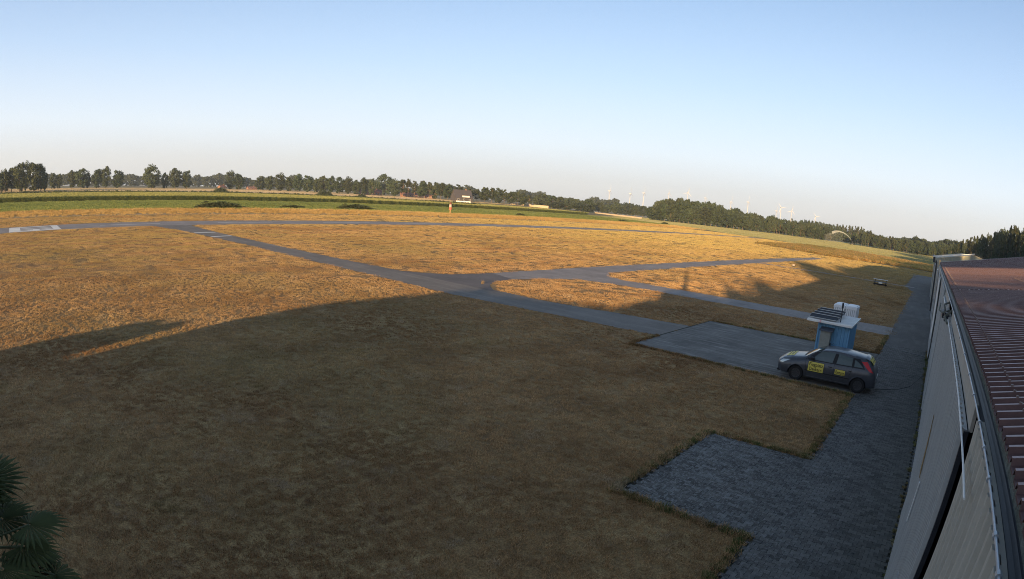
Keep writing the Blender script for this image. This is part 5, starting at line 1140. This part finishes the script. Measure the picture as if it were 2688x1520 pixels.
# ------------------------------------------------------------------ wind turbines
M_tur = Mat('turbine_white', (.52, .52, .54), .5).m
TL = ['leftmost wind turbine, tall tower left of the domed clump', 'second wind turbine from the left, between two tall ones', 'third wind turbine from the left, nearest before the domed clump', None, 'faint turbine tip showing left over the domed clump', 'turbine showing above the middle top of the domed clump', 'turbine tip above the right shoulder of the domed clump',
      'tall turbine rising just right of the domed clump', 'large turbine standing behind the little spiky treetops', 'short pale turbine left of the pair above the wood', 'turbine with long blade to the right above the wood', 'turbine with blade hanging down right above the wood', 'last wind turbine on the right above the hazy wood']
def turbine(x, y, zh, ang, label, R=36, yaw=0):
    a = math.atan2(x, y); t = empty('wind_turbine', (x, y, 0), -a + yaw, label, 'wind turbine', 'wind turbines on the horizon')
    t.location.z = terrain(x, y)
    MB().tube([(0, 0, 0), (0, 0, zh - 1)], [3.0, 1.6], 12).build('tower', M_tur, t, True); MB().box(-2, -3, zh - 2, 2, 8, zh + 2).build('nacelle', M_tur, t, bevel=.5)
    hub = MB().tube([(0, -6, zh), (0, -3, zh)], [.6, 2.0], 10).build('hub', M_tur, t)
    for k in range(3):
        b = ang + k * 2 * PI / 3; d = Vector((math.sin(b), 0, math.cos(b))); s = Vector((math.cos(b), 0, -math.sin(b))); V = []; F = []
        for r, w in ((1, 1.6), (7, 3.2), (20, 2.0), (R, .6)):
            c = Vector((0, -4.5, zh)) + d * r; V += [c - s * w * .5 + Vector((0, -.4, 0)), c + s * w * .5, c - s * w * .5 + Vector((0, .4, 0))]
        for i in range(3):
            for j in range(3): F.append((i * 3 + j, i * 3 + (j + 1) % 3, i * 3 + 3 + (j + 1) % 3, i * 3 + 3 + j))
        F += [(0, 1, 2), (9, 11, 10)]; mesh_obj('blade', V, F, M_tur, t)
angs = [.1, -.1, .05, 0, .1, .25, .0, .1, .0, .1, 1.45, 2.3, 1.45]
yaws = [1.25, 1.2, 1.28, 0, 1.0, .4, 1.0, 1.1, 1.25, 1.1, .3, .5, .2]
for i, (x, y, z) in enumerate(TURBINES):
    if i == 3: continue   # the same machine seen in two crops
    turbine(x, y, z, angs[i], TL[i], 31, yaws[i])
# ------------------------------------------------------------------ irrigation gun with its water jet
sg = empty('irrigation_gun', (-66.5, 470, 0), 0, 'irrigation gun on a small cart throwing a water jet over the pale field', 'irrigation gun')
MB().box(-1.2, -.8, .6, 1.2, .8, 1.5).build('cart', M_darkmetal, sg)
for s in (-1, 1):
    MB().tube([(s * 1.3, -.1, .6), (s * 1.3, .1, .6)], .6, 14).build('wheel', M_tyre, sg)
MB().tube([(0, 0, 1.4), (0, 0, 2.6), (-1.2, 0, 3.6)], [.25, .2, .12], 8).build('nozzle', M_darkmetal, sg)
mw = Mat('water', (.85, .88, .9), .6); mw.b.inputs['Alpha'].default_value = .14; M_wat = mw.m
jp = [(-1.2, 3.6), (-4, 6.3), (-7.5, 8.2), (-11, 8.9), (-14, 8.6), (-17, 7.2)]
MB().tube([(x, x * .2, z) for x, z in jp], [.12, .25, .4, .6, .9, 1.3], 8).build('water_jet', M_wat, sg)
gg = np.random.default_rng(3); V = []; F = []
for i in range(5200):
    t = gg.uniform(0, 1) ** .7; x = -7 - 15 * t + gg.normal(0, 1); top = np.interp(-x, [4, 11, 17, 26], [6.5, 8.8, 7.2, 4]); z = top * (1 - gg.uniform(0, 1) ** 1.3 * .95); y = x * .2 + gg.normal(0, 1.4); r = gg.uniform(.03, .09); k = len(V)
    V += [(x - r, y, z - r), (x + r, y, z - r), (x, y + r * .5, z + r)]; F.append((k, k + 1, k + 2))
mp = Mat('spray', (.8, .84, .86), .7); mp.b.inputs['Alpha'].default_value = .10
o = mesh_obj('spray', V, F, mp.m, sg); o['kind'] = 'stuff'
# ------------------------------------------------------------------ fan palm at the corner
M_palm = sheet_mat('palm_leaf', (.030, .040, .011), (.055, .068, .018), .85, (1, 1, 1)); M_palm2 = sheet_mat('palm_rib', (.05, .07, .03), (.08, .1, .05), .5)
M_fib2 = sheet_mat('palm_fibre', (.05, .035, .02), (.1, .07, .04), .9)
def fan(seed, R=.46, n=24, spread=2.5):
    g = random.Random(seed); V = []; F = []
    for k in range(n):
        a0 = -spread + 2 * spread * k / n; a1 = -spread + 2 * spread * (k + 1) / n; am = (a0 + a1) / 2
        L = R * (.72 + .28 * math.cos(am * .62)) * g.uniform(.93, 1.05); wv = .012; b = len(V); dr = g.uniform(.05, .2)
        def P(a, r, up): return (math.sin(a) * r, math.cos(a) * r, up - r * r * (.35 + dr * .3) )
        V += [P(a0, .02, 0), P(am, .02, .004), P(a1, .02, 0), P(a0 + (am - a0) * .1, L * .6, 0), P(am, L * .6, wv * 1.6), P(a1 - (a1 - am) * .1, L * .6, 0), P(am, L, -.05 * g.uniform(.2, 2)), P(am - .012, L * .85, -.005), P(am + .012, L * .85, -.005)]
        F += [(b, b + 1, b + 4, b + 3), (b + 1, b + 2, b + 5, b + 4), (b + 3, b + 4, b + 7), (b + 4, b + 5, b + 8), (b + 4, b + 8, b + 7), (b + 7, b + 8, b + 6)]
    me = bpy.data.meshes.new('frond'); me.from_pydata(V, [], F); me.materials.append(M_palm); me.update(); return me
fans = [fan(s) for s in (1, 2, 3)]
PD = 5.4; pcx, pcy = -4.65, -.80
palm = empty('fan_palm', (pcx, pcy, 0), 0, 'dark green fan palm reaching in at the lower left corner', 'palm')
pcz = 3.1
MB().tube([(0, 0, 0), (.03, 0, 1.2), (0, 0, pcz)], [.13, .12, .14], 12).build('trunk', M_fib2, palm)
g2 = random.Random(21)
for k in range(36):
    az_ = k * 2.399 + g2.uniform(-.25, .25); el_ = rad(g2.uniform(-40, 75)) if k > 3 else rad(70); Ls = g2.uniform(.45, .75)
    base = Vector((0, 0, pcz - .05)); d = Vector((math.cos(az_) * math.cos(el_), math.sin(az_) * math.cos(el_), math.sin(el_))); tip = base + d * Ls + Vector((0, 0, -.06))
    fr = empty('frond', tuple(tip)); fr.parent = palm
    st = MB().tube([base - tip, (base - tip) * .5 + Vector((0, 0, .03)), (0, 0, 0)], [.012, .009, .008], 5).build('stalk', M_palm2, fr)
    lf = link('leaf', fans[k % 3], fr); dd = d.copy(); dd.z -= .35; dd.normalize()
    q = dd.to_track_quat('Y', 'Z'); lf.rotation_mode = 'QUATERNION'; lf.rotation_quaternion = q; sc = g2.uniform(.8, 1.05); lf.scale = (sc, sc, sc)
cbl = MB().tube([(-1.54, 24.28, .045), (-1.07, 24.7, .045), (-.55, 25.2, .045), (-.07, 26.15, .045), (.19, 27.57, .045), (.43, 28.88, .045)], .009, 5).build('cable', M_black)
tag(cbl, 'thin dark cable lying in a curve across the paving behind the car', 'cable')
